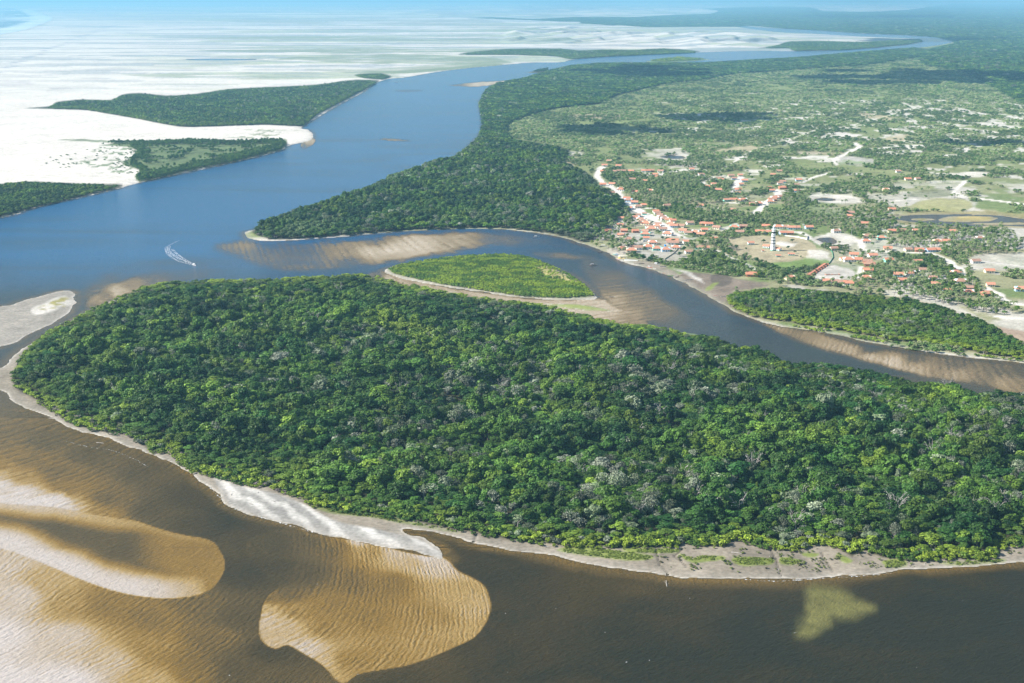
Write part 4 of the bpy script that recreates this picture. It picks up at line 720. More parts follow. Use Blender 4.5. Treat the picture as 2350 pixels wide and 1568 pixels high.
# scattered bushes of the dry plain
PLAIN = P("1110,300 1230,262 1375,238 1525,193 1700,168 2000,148 2150,122 2700,110 3000,500 2700,760 2350,835 2050,800 1660,690 1540,618 1400,585 1340,560 1440,485 1360,400 1290,370 1235,330 1150,325")
X, Y, x, y = grid_pts(PLAIN, 0, 1/430.)
roads_w = [(world_poly(P(q)), wd) for q, wd in roadlist]
def road_clear(X, Y, pad=2.5):
    ok = np.ones(len(X), bool)
    for Wp, wd in roads_w:
        for i in range(len(Wp)-1):
            e = Wp[i+1]-Wp[i]; t = np.clip(((X-Wp[i, 0])*e[0]+(Y-Wp[i, 1])*e[1])/(e@e), 0, 1); ok &= np.hypot(X-Wp[i, 0]-e[0]*t, Y-Wp[i, 1]-e[1]*t) > wd*.5+pad
    return ok
CLEAR = [P(q) for q in ("1480,555 1500,548 1560,548 1565,560 1530,575 1500,570", "1930,361 2005,366 2000,380 1932,377", "1660,557 1700,545 1840,545 1868,562 1905,580 1905,600 1850,618 1800,620 1747,604 1690,590", "1902,612 1955,619 1950,643 1891,648 1863,641", "1890,540 1925,535 1976,552 1960,562 1925,568 1880,566 1866,550", "1860,448 1950,449 1985,462 1950,470 1860,466", "1508,362 1560,354 1585,358 1575,368 1530,368", "2030,498 2120,488 2250,487 2350,492 2700,515 2400,530 2250,527 2100,520", "2110,462 2210,459 2230,478 2200,488 2100,484", "1340,562 1400,580 1470,598 1540,615 1600,625 1720,645 1780,655 1722,668 1690,672 1672,692 1600,700 1500,640 1340,590", "2100,688 2200,712 2240,728 2240,742 2180,737 2130,720", "2285,750 2420,788 2420,815 2310,778", "1810,655 1900,668 1860,674 1802,664", "2230,592 2350,582 2400,600 2380,625 2250,620", "1560,572 1590,580 1580,600 1540,606 1510,598 1500,580", "2060,690 2190,712 2190,722 2100,712", "1690,337 1742,340 1735,347 1612,353", "1825,348 1930,352 1920,358 1840,355")]
def clear(x, y, X, Y, pad=2.5):
    ok = road_clear(X, Y, pad)
    for q in CLEAR: ok &= ~pin(q, x, y)
    return ok
def bare(x, y):
    i = np.clip(np.searchsorted(ys, y), 0, NR-1); j = np.clip(np.searchsorted(xs, x), 0, NC-1); return col[i*NC+j, 0]
dn = fbm(X/60, Y/95, 2, 4); k = (rng.random(len(X)) > sm(.26, .40, bare(x, y))*.95) & (rng.random(len(X)) > .38*sm(430, 330, y)) & (dn > .515-.16*sm(420, 330, y)+.05*sm(1800, 2100, x)*sm(400, 440, y)) & (rng.random(len(X)) < .8) & clear(x, y, X, Y) & ~pin(RFOREST, x, y) & ~pin(SHORESTRIP, x, y); X, Y, x, y = X[k], Y[k], x[k], y[k]
s = np.maximum(1, np.hypot(X, Y)/430/4.6)*rng.uniform(.7, 1.5, len(X)); t = mixt(np.tile(MG*1.15, (len(X), 1)), np.array([.29, .31, .16]), rng.random(len(X))*(.9+.1*(y < 350)))*rng.uniform(.95, 1.45, len(X))[:, None]*(1+.2*sm(420, 330, y))[:, None]; t = mixt(t, DG, sm(.5, .6, fbm(X/90, Y/130, 0))*.55)
scatter('plain_scrub', 'grey green scrub dotted over the wide plain behind the village', 'scrub', np.stack([X, Y, gz(x, y)], 1), rng.uniform(0, 6.28, len(X)), np.stack([s*1.1, s*1.1, np.minimum(s, 1.6)*rng.uniform(.6, 1.3, len(X))], 1), rng.choice(BUSH, len(X)), t); cnt.append(len(X))

# ------------------------------------------------------------------ the village: houses
H1 = "455,165 410,205 540,210 550,258 585,258 500,262 655,260 770,255 805,255 840,253 395,260 870,290 925,258 665,335 785,350 870,312 480,378 395,382 830,440 560,428 475,458 690,450 615,512 628,528 685,548 715,585 770,572 635,600 980,578 880,630 893,645 915,665 935,685 960,700 1000,708 1035,716 1020,745 1045,765 710,668 690,690 745,708 760,725 790,742 815,775 840,792 900,750 895,768 340,700 330,735 390,765 560,695 555,758 440,812 590,808 690,812 790,815 560,850 785,842 635,888 850,920 815,960 700,968 655,992 575,975 890,975 970,985 1030,903 1035,922 1110,765 1195,738 1130,810 1180,830 1245,825 1300,843 1320,745 1365,748 1440,780 1415,885 1325,800 1180,1005 1270,965 1335,968 1065,965 1160,912 990,838 945,795 1210,240 1295,290 1455,325 1480,338 1410,378 1360,403 1455,432 1655,295 1570,300 1600,325 1695,345 1660,380 1635,430 1630,458 1590,522 1635,528 1680,525 1525,525 1285,578 1595,618 1955,290 2010,258 2020,370 2045,355 2190,340 2045,412 2175,440 1915,412 1945,437 2170,385 1970,505 1950,522 2010,495 1930,540 1775,562 1825,556 1600,778 1685,770 1890,768 2005,775 2065,775 2125,782 2165,782 2285,778 1650,822 1830,820 1905,822 1925,820 2050,830 2110,830 1760,1215 2110,1245"
H2 = "605,788 735,625 735,655 860,722 1100,595 1160,252 1245,322 1330,318 1050,418 1105,790 1195,785 1315,785 1645,792 1505,882 1580,880 870,880 1010,850 885,835 1885,855 585,945 1065,945 1245,955 1345,960 1445,960 1507,957 765,1000 672,1040 715,1047 797,1047 885,1062 905,1088 890,1140 930,1008 1070,1050 1330,1065 1375,1138 1265,1170 1160,1180 870,1207 1195,1230 1465,1210 1490,1265 1675,1160 1715,1242 1795,1300 1980,1270 1970,1148 1845,1060 530,1240 590,1245 650,1252 715,1258 2250,1310 1595,1325 1785,1338 1950,1350"
HS = [(a*.25+1285, b*.25+330.5) for a, b in T3(H1)] + [(a*.2576+1762.5, b*.2576+330.5) for a, b in T3(H2)]
TILE = mat('clay_tiles', (.56, .24, .15), .85, .15, noise=.22, nscale=.9); TILE2 = mat('clay_tiles_new', (.55, .26, .17), .85, .15, noise=.15, nscale=.9); TILE3 = mat('clay_tiles_old', (.40, .235, .17), .9, .1, noise=.3, nscale=.8)
WALLS = {'white': mat('white_plaster', (.80, .79, .76), .8, .2, noise=.06), 'pale blue': mat('blue_plaster', (.42, .60, .78), .8, .2), 'cream': mat('cream_plaster', (.74, .66, .50), .8, .2, noise=.08), 'green': mat('green_plaster', (.25, .58, .48), .8, .2), 'bare brick': mat('bare_brick', (.42, .20, .13), .9, .1, noise=.2, nscale=3)}
DOORC = mat('door_paint', (.10, .16, .20), .5, .4); WINC = mat('window_dark', (.05, .07, .09), .2, .5); GREEN = mat('green_base_paint', (.05, .30, .18), .7, .2); CONC = mat('grey_sheet_roof', (.50, .51, .52), .7, .3, noise=.15)
BLACK = mat('black_paint', (.010, .012, .02), .6, .3); WHITE = mat('white_paint', (.84, .86, .88), .6, .3, noise=.04); GLASS = mat('lantern_glass', (.35, .42, .46), .1, .6); IRON = mat('dark_iron', (.06, .06, .065), .5, .4)
def house_parts(w_, d_, h_, rise, kind):
    """a small house seen with its eaves along the front; returns the meshes of its parts"""
    a, b = w_/2, d_/2; wl_ = MB()
    wl_.add([(-a,-b,-.3),(a,-b,-.3),(a,b,-.3),(-a,b,-.3),(-a,-b,h_),(a,-b,h_),(a,b,h_),(-a,b,h_),(-a,0,h_+rise*.96),(a,0,h_+rise*.96)], [(0,1,5,4),(2,3,7,6),(1,2,6,9,5),(3,0,4,8,7),(4,5,9,8),(6,7,8,9)])
    o, e = .55, .14; rf = MB(); sl_ = rise/b; z0 = h_-o*sl_
    if kind == 'hip':
        q = min(a*.6, b*.8); B_ = [(-a-o,-b-o,z0),(a+o,-b-o,z0),(a+o,b+o,z0),(-a-o,b+o,z0),(-a+q,0,h_+rise),(a-q,0,h_+rise)]
        rf.add([(x_, y_, z_+e) for x_, y_, z_ in B_]+[(x_, y_, z_-.02) for x_, y_, z_ in B_[:4]], [(0,1,5,4),(1,2,5),(2,3,4,5),(3,0,4),(0,6,7,1),(1,7,8,2),(2,8,9,3),(3,9,6,0),(6,9,8,7)])
    else:
        for s_ in (-1, 1):
            B_ = [(-a-o, s_*(b+o), z0), (a+o, s_*(b+o), z0), (a+o, 0, h_+rise), (-a-o, 0, h_+rise)]; T_2 = [(x_, y_, z_+e) for x_, y_, z_ in B_]
            F_ = [(0,3,2,1),(4,5,6,7),(0,1,5,4),(1,2,6,5),(3,0,4,7)]
            rf.add([(x_, y_, z_+.01) for x_, y_, z_ in B_]+T_2, F_ if s_ < 0 else [tuple(reversed(f_)) for f_ in F_])
    dr = MB().box(-.45, .45, -b-.05, -b+.02, 0, 2.05); wn_ = [MB().box(x_-.55, x_+.55, -b-.05, -b+.02, .95, 2.0) for x_ in (-a*.55, a*.55)]
    return wl_, rf, dr, wn_
HT = []
for i, (w_, d_, h_, rise, kd) in enumerate(((8.5, 7, 2.9, 1.9, 'gable'), (7, 6.5, 2.8, 1.7, 'gable'), (10.5, 8, 3.0, 2.1, 'hip'), (9, 7.5, 2.9, 2.0, 'hip'), (12.5, 8, 3.0, 2.0, 'gable'))): HT.append((w_, d_, house_parts(w_, d_, h_, rise, kd)))
HP = {}; HSC = 1.34
def place_house(X_, Y_, z_, rz, ti, wall, tile, label, group):
    w_, d_, (wl_, rf, dr, wn_) = HT[ti]; key = (ti, wall, tile.name)
    if key in HP: e = copy_tree(HP[key])
    else:
        e = empty('house', (0, 0, 0)); child('wall', wl_.me('wall', WALLS[wall]), e); child('roof', rf.me('roof', tile), e); child('door', dr.me('door', DOORC), e)
        for q in wn_: child('window', q.me('window', WINC), e)
        HP[key] = e
    e.location = (X_, Y_, z_); e.rotation_euler = (0, 0, rz); e.scale = (HSC, HSC, 1.12); tag(e, label, 'house', group); return e
def zone(a, b):
    if a > 2030: return 'right of the village lane by the lagoon' if b < 560 else 'among the palms at the far right'
    if a > 1860: return 'beside the small pond beyond the lighthouse' if b < 560 else 'among the palms right of the lighthouse lawn'
    if 505 < b < 545 and a > 1660: return 'in the row behind the lighthouse'
    if b > 575: return 'on the shore below the lawn' if a > 1680 else 'on the village waterfront'
    if b > 545: return 'behind the village waterfront'
    if a < 1545 and b < 430: return 'at the head of the main street'
    if a > 1560 and b < 478: return 'in the upper hamlet'
    if a < 1480 and b > 495: return 'left of the main street'
    return 'along the sandy main street' if b < 525 else 'at the foot of the main street'
hl = []
for i, (a, b) in enumerate(HS):
    r_ = random.random(); wall = 'white' if r_ < .5 else 'cream' if r_ < .72 else 'pale blue' if r_ < .85 else 'bare brick' if r_ < .95 else 'green'
    ti = random.choice((0, 0, 1, 1, 3, 2)) if b > 430 else random.choice((0, 1))
    if 1440 < a < 1560 and 540 < b < 600: ti = random.choice((2, 4, 3))
    hl.append([a, b, wall, ti, zone(a, b)])
zc = {}
for q in sorted(hl, key=lambda q: q[0]): zc.setdefault((q[4], q[2]), []).append(q)
EXTRA = []
HW = []
for (zn, wall), L in zc.items():
    for j, (a, b, wl2, ti, _) in enumerate(L):
        X_, Y_ = gp(a, b+2.0); rz = random.uniform(-.22, .22)
        if 'street' in zn and random.random() < .5: rz += -.35
        tile = (TILE, TILE2, TILE3)[random.randrange(3)]
        nth = ordn[j] if j < 20 else 'rightmost'
        lb = '%s orange-roofed house, %s from left, %s' % (wl2, nth, zn)
        HW.append((float(X_), float(Y_), a, b)); place_house(float(X_), float(Y_), float(gz(a, b+2)), rz, ti, wl2, tile, lb, 'orange roofed village houses')
HWa = np.array(HW)
# ---- the lighthouse and the keeper's buildings
def ngon(n, r_, z, off=0): return [(r_*math.cos(2*math.pi*(k+.5)/n+off), r_*math.sin(2*math.pi*(k+.5)/n+off), z) for k in range(n)]
def lighthouse(a, b):
    X_, Y_ = gp(a, b); e = empty('lighthouse', (float(X_), float(Y_), float(gz(a, b)))); tag(e, 'tall eight sided white lighthouse tower with black bands', 'lighthouse')
    R0, R1, HT_ = 3.6, 2.35, 29.0
    rr = lambda z: R0+(R1-R0)*z/HT_
    t = MB(); t.prism(ngon(8, R0, -.5), ngon(8, R1, HT_)); child('tower', t.me('tower', WHITE), e)
    for z0_, z1_ in ((9.6, 10.7), (13.8, 14.9), (17.8, 18.9), (24.2, 26.3)):
        child('band', MB().prism(ngon(8, rr(z0_)+.05, z0_), ngon(8, rr(z1_)+.05, z1_)).me('band', BLACK), e)
    child('plinth', MB().prism(ngon(8, 3.9, -.5), ngon(8, 3.85, .9)).me('plinth', GREEN), e)
    child('gallery', MB().prism(ngon(8, 2.4, 28.6), ngon(8, 3.2, 29.4)).prism(ngon(8, 3.2, 29.42), ngon(8, 3.2, 29.6)).me('gallery', WHITE), e)
    rl = MB()
    for k in range(8):
        p = ngon(8, 3.1, 29.6)[k]; rl.tube([p, (p[0], p[1], 30.7)], [.05, .05], 4)
    for z_ in (30.2, 30.7):
        g_ = ngon(8, 3.1, z_); rl.tube(g_+[g_[0]], [.045]*9, 4, False)
    child('railing', rl.me('railing', WHITE), e)
    la = child('lantern_room', MB().prism(ngon(12, 1.5, 29.6), ngon(12, 1.5, 30.6)).me('lantern_room', WHITE), e)
    child('lantern_glass', MB().prism(ngon(12, 1.42, 30.6), ngon(12, 1.42, 32.6)).me('lantern_glass', GLASS), la)
    child('dome', MB().prism(ngon(12, 1.75, 32.6), ngon(12, 1.3, 33.4)).prism(ngon(12, 1.3, 33.41), ngon(12, .3, 34.2)).tube([(0, 0, 34.1), (0, 0, 36)], [.12, .05], 5).me('dome', WHITE), e)
    child('door', MB().box(-.5, .5, -3.55, -3.3, 0, 2.1).me('door', DOORC), e)
    for z_ in (6, 12, 21): child('window', MB().box(-.35, .35, -rr(z_)*math.cos(math.pi/8)-.06, -rr(z_)*math.cos(math.pi/8)+.2, z_, z_+1.1).me('window', WINC), e)
lighthouse(1773.5, 577.5)
def white_house(a, b, w_, d_, h_, rise, rz, label, wallm=None, rm=None, base=True, name='keeper_house'):
    X_, Y_ = gp(a, b); e = empty(name, (float(X_), float(Y_), float(gz(a, b))), rz); tag(e, label, 'house')
    wl_, rf, dr, wn_ = house_parts(w_, d_, h_, rise, 'gable'); child('wall', wl_.me('wall', wallm or WHITE), e); child('roof', rf.me('roof', rm or TILE2), e); child('door', dr.me('door', DOORC), e)
    for q in wn_: child('window', q.me('window', WINC), e)
    if base: child('painted_base', MB().box(-w_/2-.05, w_/2+.05, -d_/2-.04, d_/2+.05, -.3, .7).me('painted_base', GREEN), e)
white_house(1759, 571.5, 9, 6, 3.2, 1.8, -.5, 'white annexe with green base touching the left side of the lighthouse')
white_house(1783, 577.5, 10.5, 6, 3.2, 1.8, -.75, 'white annexe with green base against the right side of the lighthouse')
white_house(1723, 563.5, 8.5, 5.5, 3.2, 1.7, .05, 'lone white house with green base on the lawn left of the lighthouse')
white_house(1786, 592, 6.5, 3.6, 2.4, 1.0, -.1, 'smallest white hut with orange roof in front of the lighthouse')
white_house(1816, 588.5, 8.5, 4.2, 2.6, 1.0, -.2, 'long low white hut with green base right of the lighthouse')
white_house(1750.5, 579.7, 2.6, 2.6, 2.0, .7, 0, 'tiny white shed on the lawn at the foot of the lighthouse', base=False, name='shed')
white_house(1483, 556, 8.5, 8, 5.6, 1.8, -.1, 'two storey white and pale blue house above the waterfront', WALLS['white'], TILE, False, 'two_storey_house')
white_house(1479, 495.5, 7, 5, 3, 1.3, -.2, 'green fronted building standing in the middle of the sandy street', WALLS['green'], TILE3, False, 'street_building')
white_house(1809, 644, 9, 9, 3.4, 2.4, .1, 'brick barn with large red roof among palms below the lawn', WALLS['bare brick'], TILE, False, 'barn') if False else None
# row of roofless brick cells and a half built ruin
def brick_row(a0, b0, a1, b1, n_):
    A = np.array(gp(a0, b0)); B_ = np.array(gp(a1, b1)); L = np.linalg.norm(B_-A); rz = math.atan2(B_[1]-A[1], B_[0]-A[0]); e = empty('brick_row', (A[0], A[1], float(gz(a0, b0))), rz); tag(e, 'long row of roofless orange brick rooms beside the pale yard', 'unfinished building')
    m = MB(); D_ = 7.0
    m.box(0, L, D_-.25, D_, -.3, 2.9); st_ = MB()
    for k in range(n_+1):
        q = L*k/n_; m.box(max(0, q-.12), min(L, q+.12), 0, D_-.26, -.3, 2.9)
    for k in range(n_): st_.box(L*k/n_+.13, L*(k+1)/n_-.13, 3.4, D_-.27, 2.5, 2.72)
    child('brick_walls', m.me('brick_walls', WALLS['bare brick']), e); child('porch_roof', st_.me('porch_roof', TILE), e)
brick_row(1864, 638, 1902, 612, 7)
X_, Y_ = gp(1912, 634); e = empty('brick_ruin', (float(X_), float(Y_), .6), .1); tag(e, 'low half built brick walls on the pale yard', 'unfinished building')
child('brick_walls', MB().box(-9, 9, 0, .25, -.3, 1.6).box(-9, -8.7, .26, 6, -.3, 1.6).box(0, .25, .26, 6, -.3, 1.4).box(8.7, 9, .26, 6, -.3, 1.6).box(-9, -2, 6.01, 6.3, -.3, 1.3).me('brick_walls', WALLS['bare brick']), e)
def wallline(name, pts, h_, m, label, wd=.2):
    W = world_poly(P(pts)); mb = MB()
    for i in range(len(W)-1):
        A, B_ = W[i], W[i+1]; d = (B_-A)/np.linalg.norm(B_-A); nrm = np.array([-d[1], d[0]])*wd/2; B2 = B_-d*.01
        z = .3; c_ = [A-nrm, B2-nrm, B2+nrm, A+nrm]; mb.prism([(q[0], q[1], z-.5) for q in c_], [(q[0], q[1], z+h_+.4) for q in c_])
    tag(child(name, mb.me(name, m), None), label, 'wall')
wallline('compound_wall', '1808,624 1830,623 1850,620 1875,616 1898,610 1904,606 1912,594 1910,582 1900,570', 1.9, GREEN, 'curving dark green wall closing off the lighthouse lawn')
wallline('white_wall', '1800,544 1830,547 1852,552 1853,544', 2.0, WALLS['white'], 'white wall along the lane behind the lighthouse')
wallline('garden_wall', '1525,598 1545,585 1558,572', 2.0, WALLS['cream'], 'grey garden wall climbing beside the waterfront plot')
# blue tank and lattice mast, poles
X_, Y_ = gp(1526.5, 574); e = empty('water_tank', (float(X_), float(Y_), .8)); tag(e, 'bright blue water tank on a stand behind waterfront roofs', 'water tank')
child('tank', MB().prism(ngon(12, 1.5, 4.6), ngon(12, 1.5, 6.8)).me('tank', mat('blue_plastic', (.02, .30, .75), .4, .4)), e)
for sx in (-1, 1):
    for sy in (-1, 1): child('leg', MB().tube([(sx, sy, -.4), (sx, sy, 4.6)], [.14, .14], 5).me('leg', CONC), e)
X_, Y_ = gp(1844, 530); e = empty('lattice_tower', (float(X_), float(Y_), .7)); tag(e, 'thin steel lattice tower behind the lighthouse', 'tower')
m = MB()
for k in range(4):
    p0 = (1.1*(-1)**(k//2), 1.1*(-1)**((k+1)//2)); p1 = (1.1*(-1)**(((k+1) % 4)//2), 1.1*(-1)**(((k+2) % 4)//2)); m.tube([(*p0, -.5), (*p0, 9)], [.09, .09], 4)
    for z_ in range(0, 9, 3): m.tube([(*p0, z_), (*p1, z_+3)], [.05, .05], 3)
child('frame', m.me('frame', CONC), e); child('platform', MB().box(-1.5, 1.5, -1.5, 1.5, 9.01, 9.4).me('platform', CONC), e)
for i, (a, b, nm) in enumerate(((1055, 1050, 'by the blue fronted cottages'), (1450, 1150, 'among palms at the right hamlet'), (1740, 1165, 'where the right lane forks'), (1757, 1215, 'just below the fork of the right lane'), (1818, 1300, 'beside the sandy yard at lower right'), (2178, 1490, 'at the lane end by the right edge'), (565, 830, 'beside the pond behind the lighthouse'), (742, 825, 'on sand right of the pond'), (1165, 225, 'on the far plain by a lone house'))):
    a = a*.2576+1762.5; b = b*.2576+330.5; X_, Y_ = gp(a, b); e = empty('power_pole', (float(X_), float(Y_), float(gz(a, b)))); tag(e, 'tall pale concrete pole ' + nm, 'pole', 'concrete power poles')
    child('post', MB().tube([(0, 0, -.5), (0, 0, 10.5)], [.19, .13], 6).me('post', CONC), e); child('crossarm', MB().box(-.9, .9, -.06, .06, 9.8, 9.95).me('crossarm', CONC), e)
# ---- village trees and palms
def occl_ok(x, y, X, Y, pad=5.0, front=9.0):
    ok = np.ones(len(X), bool)
    for hx, hy, ha, hb in HWa:
        ok &= ~((np.abs(x-ha) < 8) & (y-hb > -3) & (y-hb < front)); ok &= np.hypot(X-hx, Y-hy) > 7
    for ha, hb, q in ((1773, 578, 14), (1759, 571, 12), (1786, 580, 12), (1723, 563, 10), (1786, 592, 10), (1816, 588, 10), (1483, 556, 8), (1479, 495, 8), (1880, 626, 22), (1912, 634, 18)): ok &= ~((np.abs(x-ha) < q) & (y-hb > -8) & (y-hb < 14))
    return ok
GR = ["1440,400 1530,415 1600,400 1690,430 1720,460 1640,472 1560,482 1510,488 1470,478 1440,455 1420,425", "1520,482 1600,477 1680,488 1670,512 1600,517 1550,505", "1350,420 1425,470 1460,510 1440,530 1400,560 1340,548 1300,480 1310,400", "1690,500 1780,490 1850,470 1860,510 1800,520 1700,518", "1790,450 1840,440 1850,480 1800,490", "1880,500 2030,470 2060,520 2000,560 1900,535", "2020,540 2180,530 2200,560 2210,590 2100,590 2040,570", "1560,600 1640,590 1700,600 1760,617 1830,642 1860,655 1830,660 1760,650 1700,638 1620,622 1570,612", "1950,650 2000,620 2100,600 2200,620 2260,660 2300,700 2340,720 2280,730 2150,700 2000,680 1900,662 1870,650", "1640,545 1700,560 1745,600 1700,600 1640,580 1600,555", "1560,555 1640,560 1650,590 1580,580", "1370,392 1430,385 1440,400 1420,420 1390,408", "1400,560 1460,560 1470,580 1430,585 1395,578", "1830,500 1900,495 1920,520 1850,525", "1530,340 1650,370 1700,395 1600,390 1450,372 1430,350", "2100,500 2300,528 2350,560 2330,580 2220,560 2100,530", "2180,560 2300,560 2350,590 2240,590"]
GRP = [P(q) for q in GR]; allx = []
X, Y, x, y = grid_pts(PLAIN, 6.5); m = (y > 375) & (x < 2420); X, Y, x, y = X[m], Y[m], x[m], y[m]
ing = np.zeros(len(X), bool)
for q in GRP: ing |= pin(q, x, y)
pr = np.where(ing, .78, .05*(x < 2200))*(1-.55*(fbm(X/18, Y/18, 2) < .42)); k = (rng.random(len(X)) < pr) & clear(x, y, X, Y, 3) & occl_ok(x, y, X, Y) & ~pin(SHORESTRIP, x, y) & ~pin(RFOREST, x, y)
X, Y, x, y = X[k], Y[k], x[k], y[k]; N = len(X)
pfrac = .38+.4*(fbm(X/70, Y/70, 0) > .5); isPalm = rng.random(N) < pfrac
Z = gz(x, y); rot = rng.uniform(0, 6.28, N)
order = np.argsort(np.where(isPalm & (x > 0) & (x < 2345), Y, 1e9)); pn = order[:min(260, isPalm.sum())]; ind = np.zeros(N, bool); ind[pn] = True
t = mixt(np.tile(MG*.95, (N, 1)), YG*.8, rng.random(N)*.5)*rng.uniform(.7, 1.3, N)[:, None]; t = np.where(isPalm[:, None], mixt(np.tile([.085, .145, .035], (N, 1)), np.array([.27, .30, .14]), rng.random(N)*.6), t)
sc_ = np.where(isPalm, rng.uniform(.75, 1.1, N), rng.uniform(.5, .85, N)); ix = np.where(isPalm, rng.choice(PALMS, N), rng.choice(TREES, N))
# named shade trees standing apart near the lighthouse and on the shore
scatter('village_grove', 'mixed broadleaf and palm groves growing between the village houses', 'grove', np.stack([X, Y, Z], 1)[~ind], rot[~ind], np.stack([sc_, sc_, np.where(isPalm, sc_, sc_*.75)], 1)[~ind], ix[~ind], t[~ind]); cnt.append(N)
LP = {}
for i in pn:
    e = empty('palm_tree', (X[i], Y[i], Z[i]), rot[i], sc_[i])
    wh = 'in the shore grove below the lawn' if x[i] < 1870 and y[i] > 585 else ('at lower right of the village' if x[i] > 2150 else 'in the dark palm grove') if y[i] > 640 else ('among the houses right of the yard' if x[i] < 2080 else 'by the right hand lane') if y[i] > 585 else 'behind the waterfront' if x[i] < 1660 else 'round the small pond' if x[i] < 2000 else 'below the lagoon'
    LP.setdefault(('tall' if sc_[i] > .98 else 'short' if sc_[i] < .85 else 'middling', ('pale dry' if t[i][0] > .16 else 'dull green' if t[i][0] > .11 else 'green')+' palm', wh), []).append((x[i], e))
    c1 = child('crown', KINDS[ix[i]][1], e); c1['tint'] = [float(v) for v in t[i]]; child('trunk', KINDS[ix[i]][2], e)
ordlabel(LP, 'palm tree', 'coconut palms around the village')
for j, (a, b, s_, lb) in enumerate(((1717, 535, .8, 'round dark tree left behind the lighthouse'), (1824, 582, .42, 'small round bush on the lawn right of the lighthouse'), (1808, 573, .5, 'rounded bush on sand just right of the lighthouse'), (1818, 557, .55, 'wide bush behind the lighthouse to the right'), (1712, 575, .4, 'small bush on the lawn below the lone house'), (1690, 573, .65, 'broad dark tree at the left edge of the lawn'), (1752, 558, .6, 'bushy tree directly left of the lighthouse foot'), (1735, 603, .7, 'leafy tree on the lawn edge below the tower'), (1706, 596, .8, 'spreading tree at lower left of the lawn'), (1660, 588, .8, 'rounded tree beside the path to the shore'), (1475, 600, .95, 'dark spreading tree on the waterfront beach'), (1493, 602, .8, 'second dark tree on the waterfront, right of the big one'), (1359, 560, .6, 'bright green bush at the left end of the beach'), (1369, 566, .6, 'round bright green bush at the water edge'), (1400, 521, .7, 'round tree on the white sand square'), (1497, 514, .42, 'small round tree in the middle of the street'), (1513, 538, .6, 'broad tree at the foot of the street'), (1536, 538, .35, 'small tree at the lower end of the street'), (1951, 611, .5, 'single dark tree beside the blue fronted cottages'), (1838, 592, .3, 'small bush right of the long low hut'), (1445, 485, .4, 'small tree on the left kerb of the sandy street'), (1500, 485, .4, 'round tree by the long house on the street'))+tuple((float(q.split(',')[0]), float(q.split(',')[1]), float(q.split(',')[2]), '%s from left of the leafy trees between the waterfront houses' % ORD[i_]) for i_, q in enumerate(sorted('1378,545,.7 1392,540,.6 1405,552,.75 1422,568,.5 1440,572,.6 1456,586,.6 1470,556,.5 1532,556,.75 1545,560,.7 1556,571,.8 1570,578,.8 1540,583,.55 1520,552,.6 1560,590,.7 1590,592,.7 1610,588,.75 1396,505,.6 1384,512,.6 1455,500,.7 1448,508,.7 1462,518,.6'.split())))):
    X_, Y_ = gp(a, b+1.5); e = empty('shade_tree', (float(X_), float(Y_), float(gz(a, b))), j*1.3, (s_*1.15, s_*1.15, s_*.85)); tag(e, lb, 'tree', 'shade trees of the village'); k_ = TREES[j % 8]
    c1 = child('crown', KINDS[k_][1], e); c1['tint'] = [float(v) for v in (YG*.6 if 'bright' in lb else DG*1.5)]; child('trunk', KINDS[k_][2], e)

# ------------------------------------------------------------------ boats
def hull(L, B_, D_, m, inner, name='hull'):
    n_ = 11; rings = []
    for i in range(n_):
        u = i/(n_-1); xx = -L/2+L*u; wd = B_/2*(min(1, (1-u)*2.2)**.7)*(.82+.18*min(1, u*5)); wd = max(wd, .02); sh_ = D_*(.75+.45*u*u); rings.append([(xx, -wd, sh_), (xx, -wd*.75, .1*D_), (xx, 0, -.25*D_), (xx, wd*.75, .1*D_), (xx, wd, sh_), (xx, wd*.85, sh_), (xx, wd*.7, .3*D_), (xx, -wd*.7, .3*D_), (xx, -wd*.85, sh_)])
    v = [p for r_ in rings for p in r_]; f = []; mi = []; K = 9
    for i in range(n_-1):
        for k in range(K): f.append((i*K+k, i*K+(k+1) % K, (i+1)*K+(k+1) % K, (i+1)*K+k)); mi.append(0 if k < 5 else 1)
    f.append(tuple(range(K))[::-1]); mi.append(0); f.append(tuple((n_-1)*K+k for k in range(K))); mi.append(0)
    return mesh(name, v, f, [m, inner], mi)
def paint(nm, c): return mat(nm, c, .45, .4)
WOOD = mat('boat_wood', (.35, .26, .18), .8, .2)
def boat(a, b, L, rz, c, label, cabin=None, awning=None, group='boats moored or beached at the village'):
    X_, Y_ = gp(a, b); z_ = max(.02, float(gz(a, b))); e = empty('boat', (float(X_), float(Y_), z_), rz); tag(e, label, 'boat', group)
    m = paint('boat_paint', c); B_ = max(1.1, L*.26); child('hull', hull(L, B_, .8 if L > 5 else .5, m, WOOD), e)
    for q in (-.18, .1): child('thwart', MB().box(L*q-.12, L*q+.12, -B_*.36, B_*.36, .42, .47).me('thwart', WOOD), e)
    if cabin: cb = child('cabin', MB().box(-L*.28, L*.05, -B_*.33, B_*.33, .5, 2.1).box(-L*.32, L*.1, -B_*.38, B_*.38, 2.11, 2.25).me('cabin', paint('cabin_paint', cabin)), e); child('window', MB().box(-L*.2, L*.0, -B_*.33-.03, -B_*.33, 1.2, 1.8).me('window', WINC), cb)
    if awning:
        m2 = MB().box(-L*.3, L*.22, -B_*.45, B_*.45, 2.0, 2.08)
        for sx in (-.28, .2):
            for sy in (-.4, .4): m2.tube([(L*sx, B_*sy, .4), (L*sx, B_*sy, 2.0)], [.03, .03], 4)
        child('awning', m2.me('awning', paint('awning_cloth', awning)), e)
    return e
w_ = (.85, .85, .85)
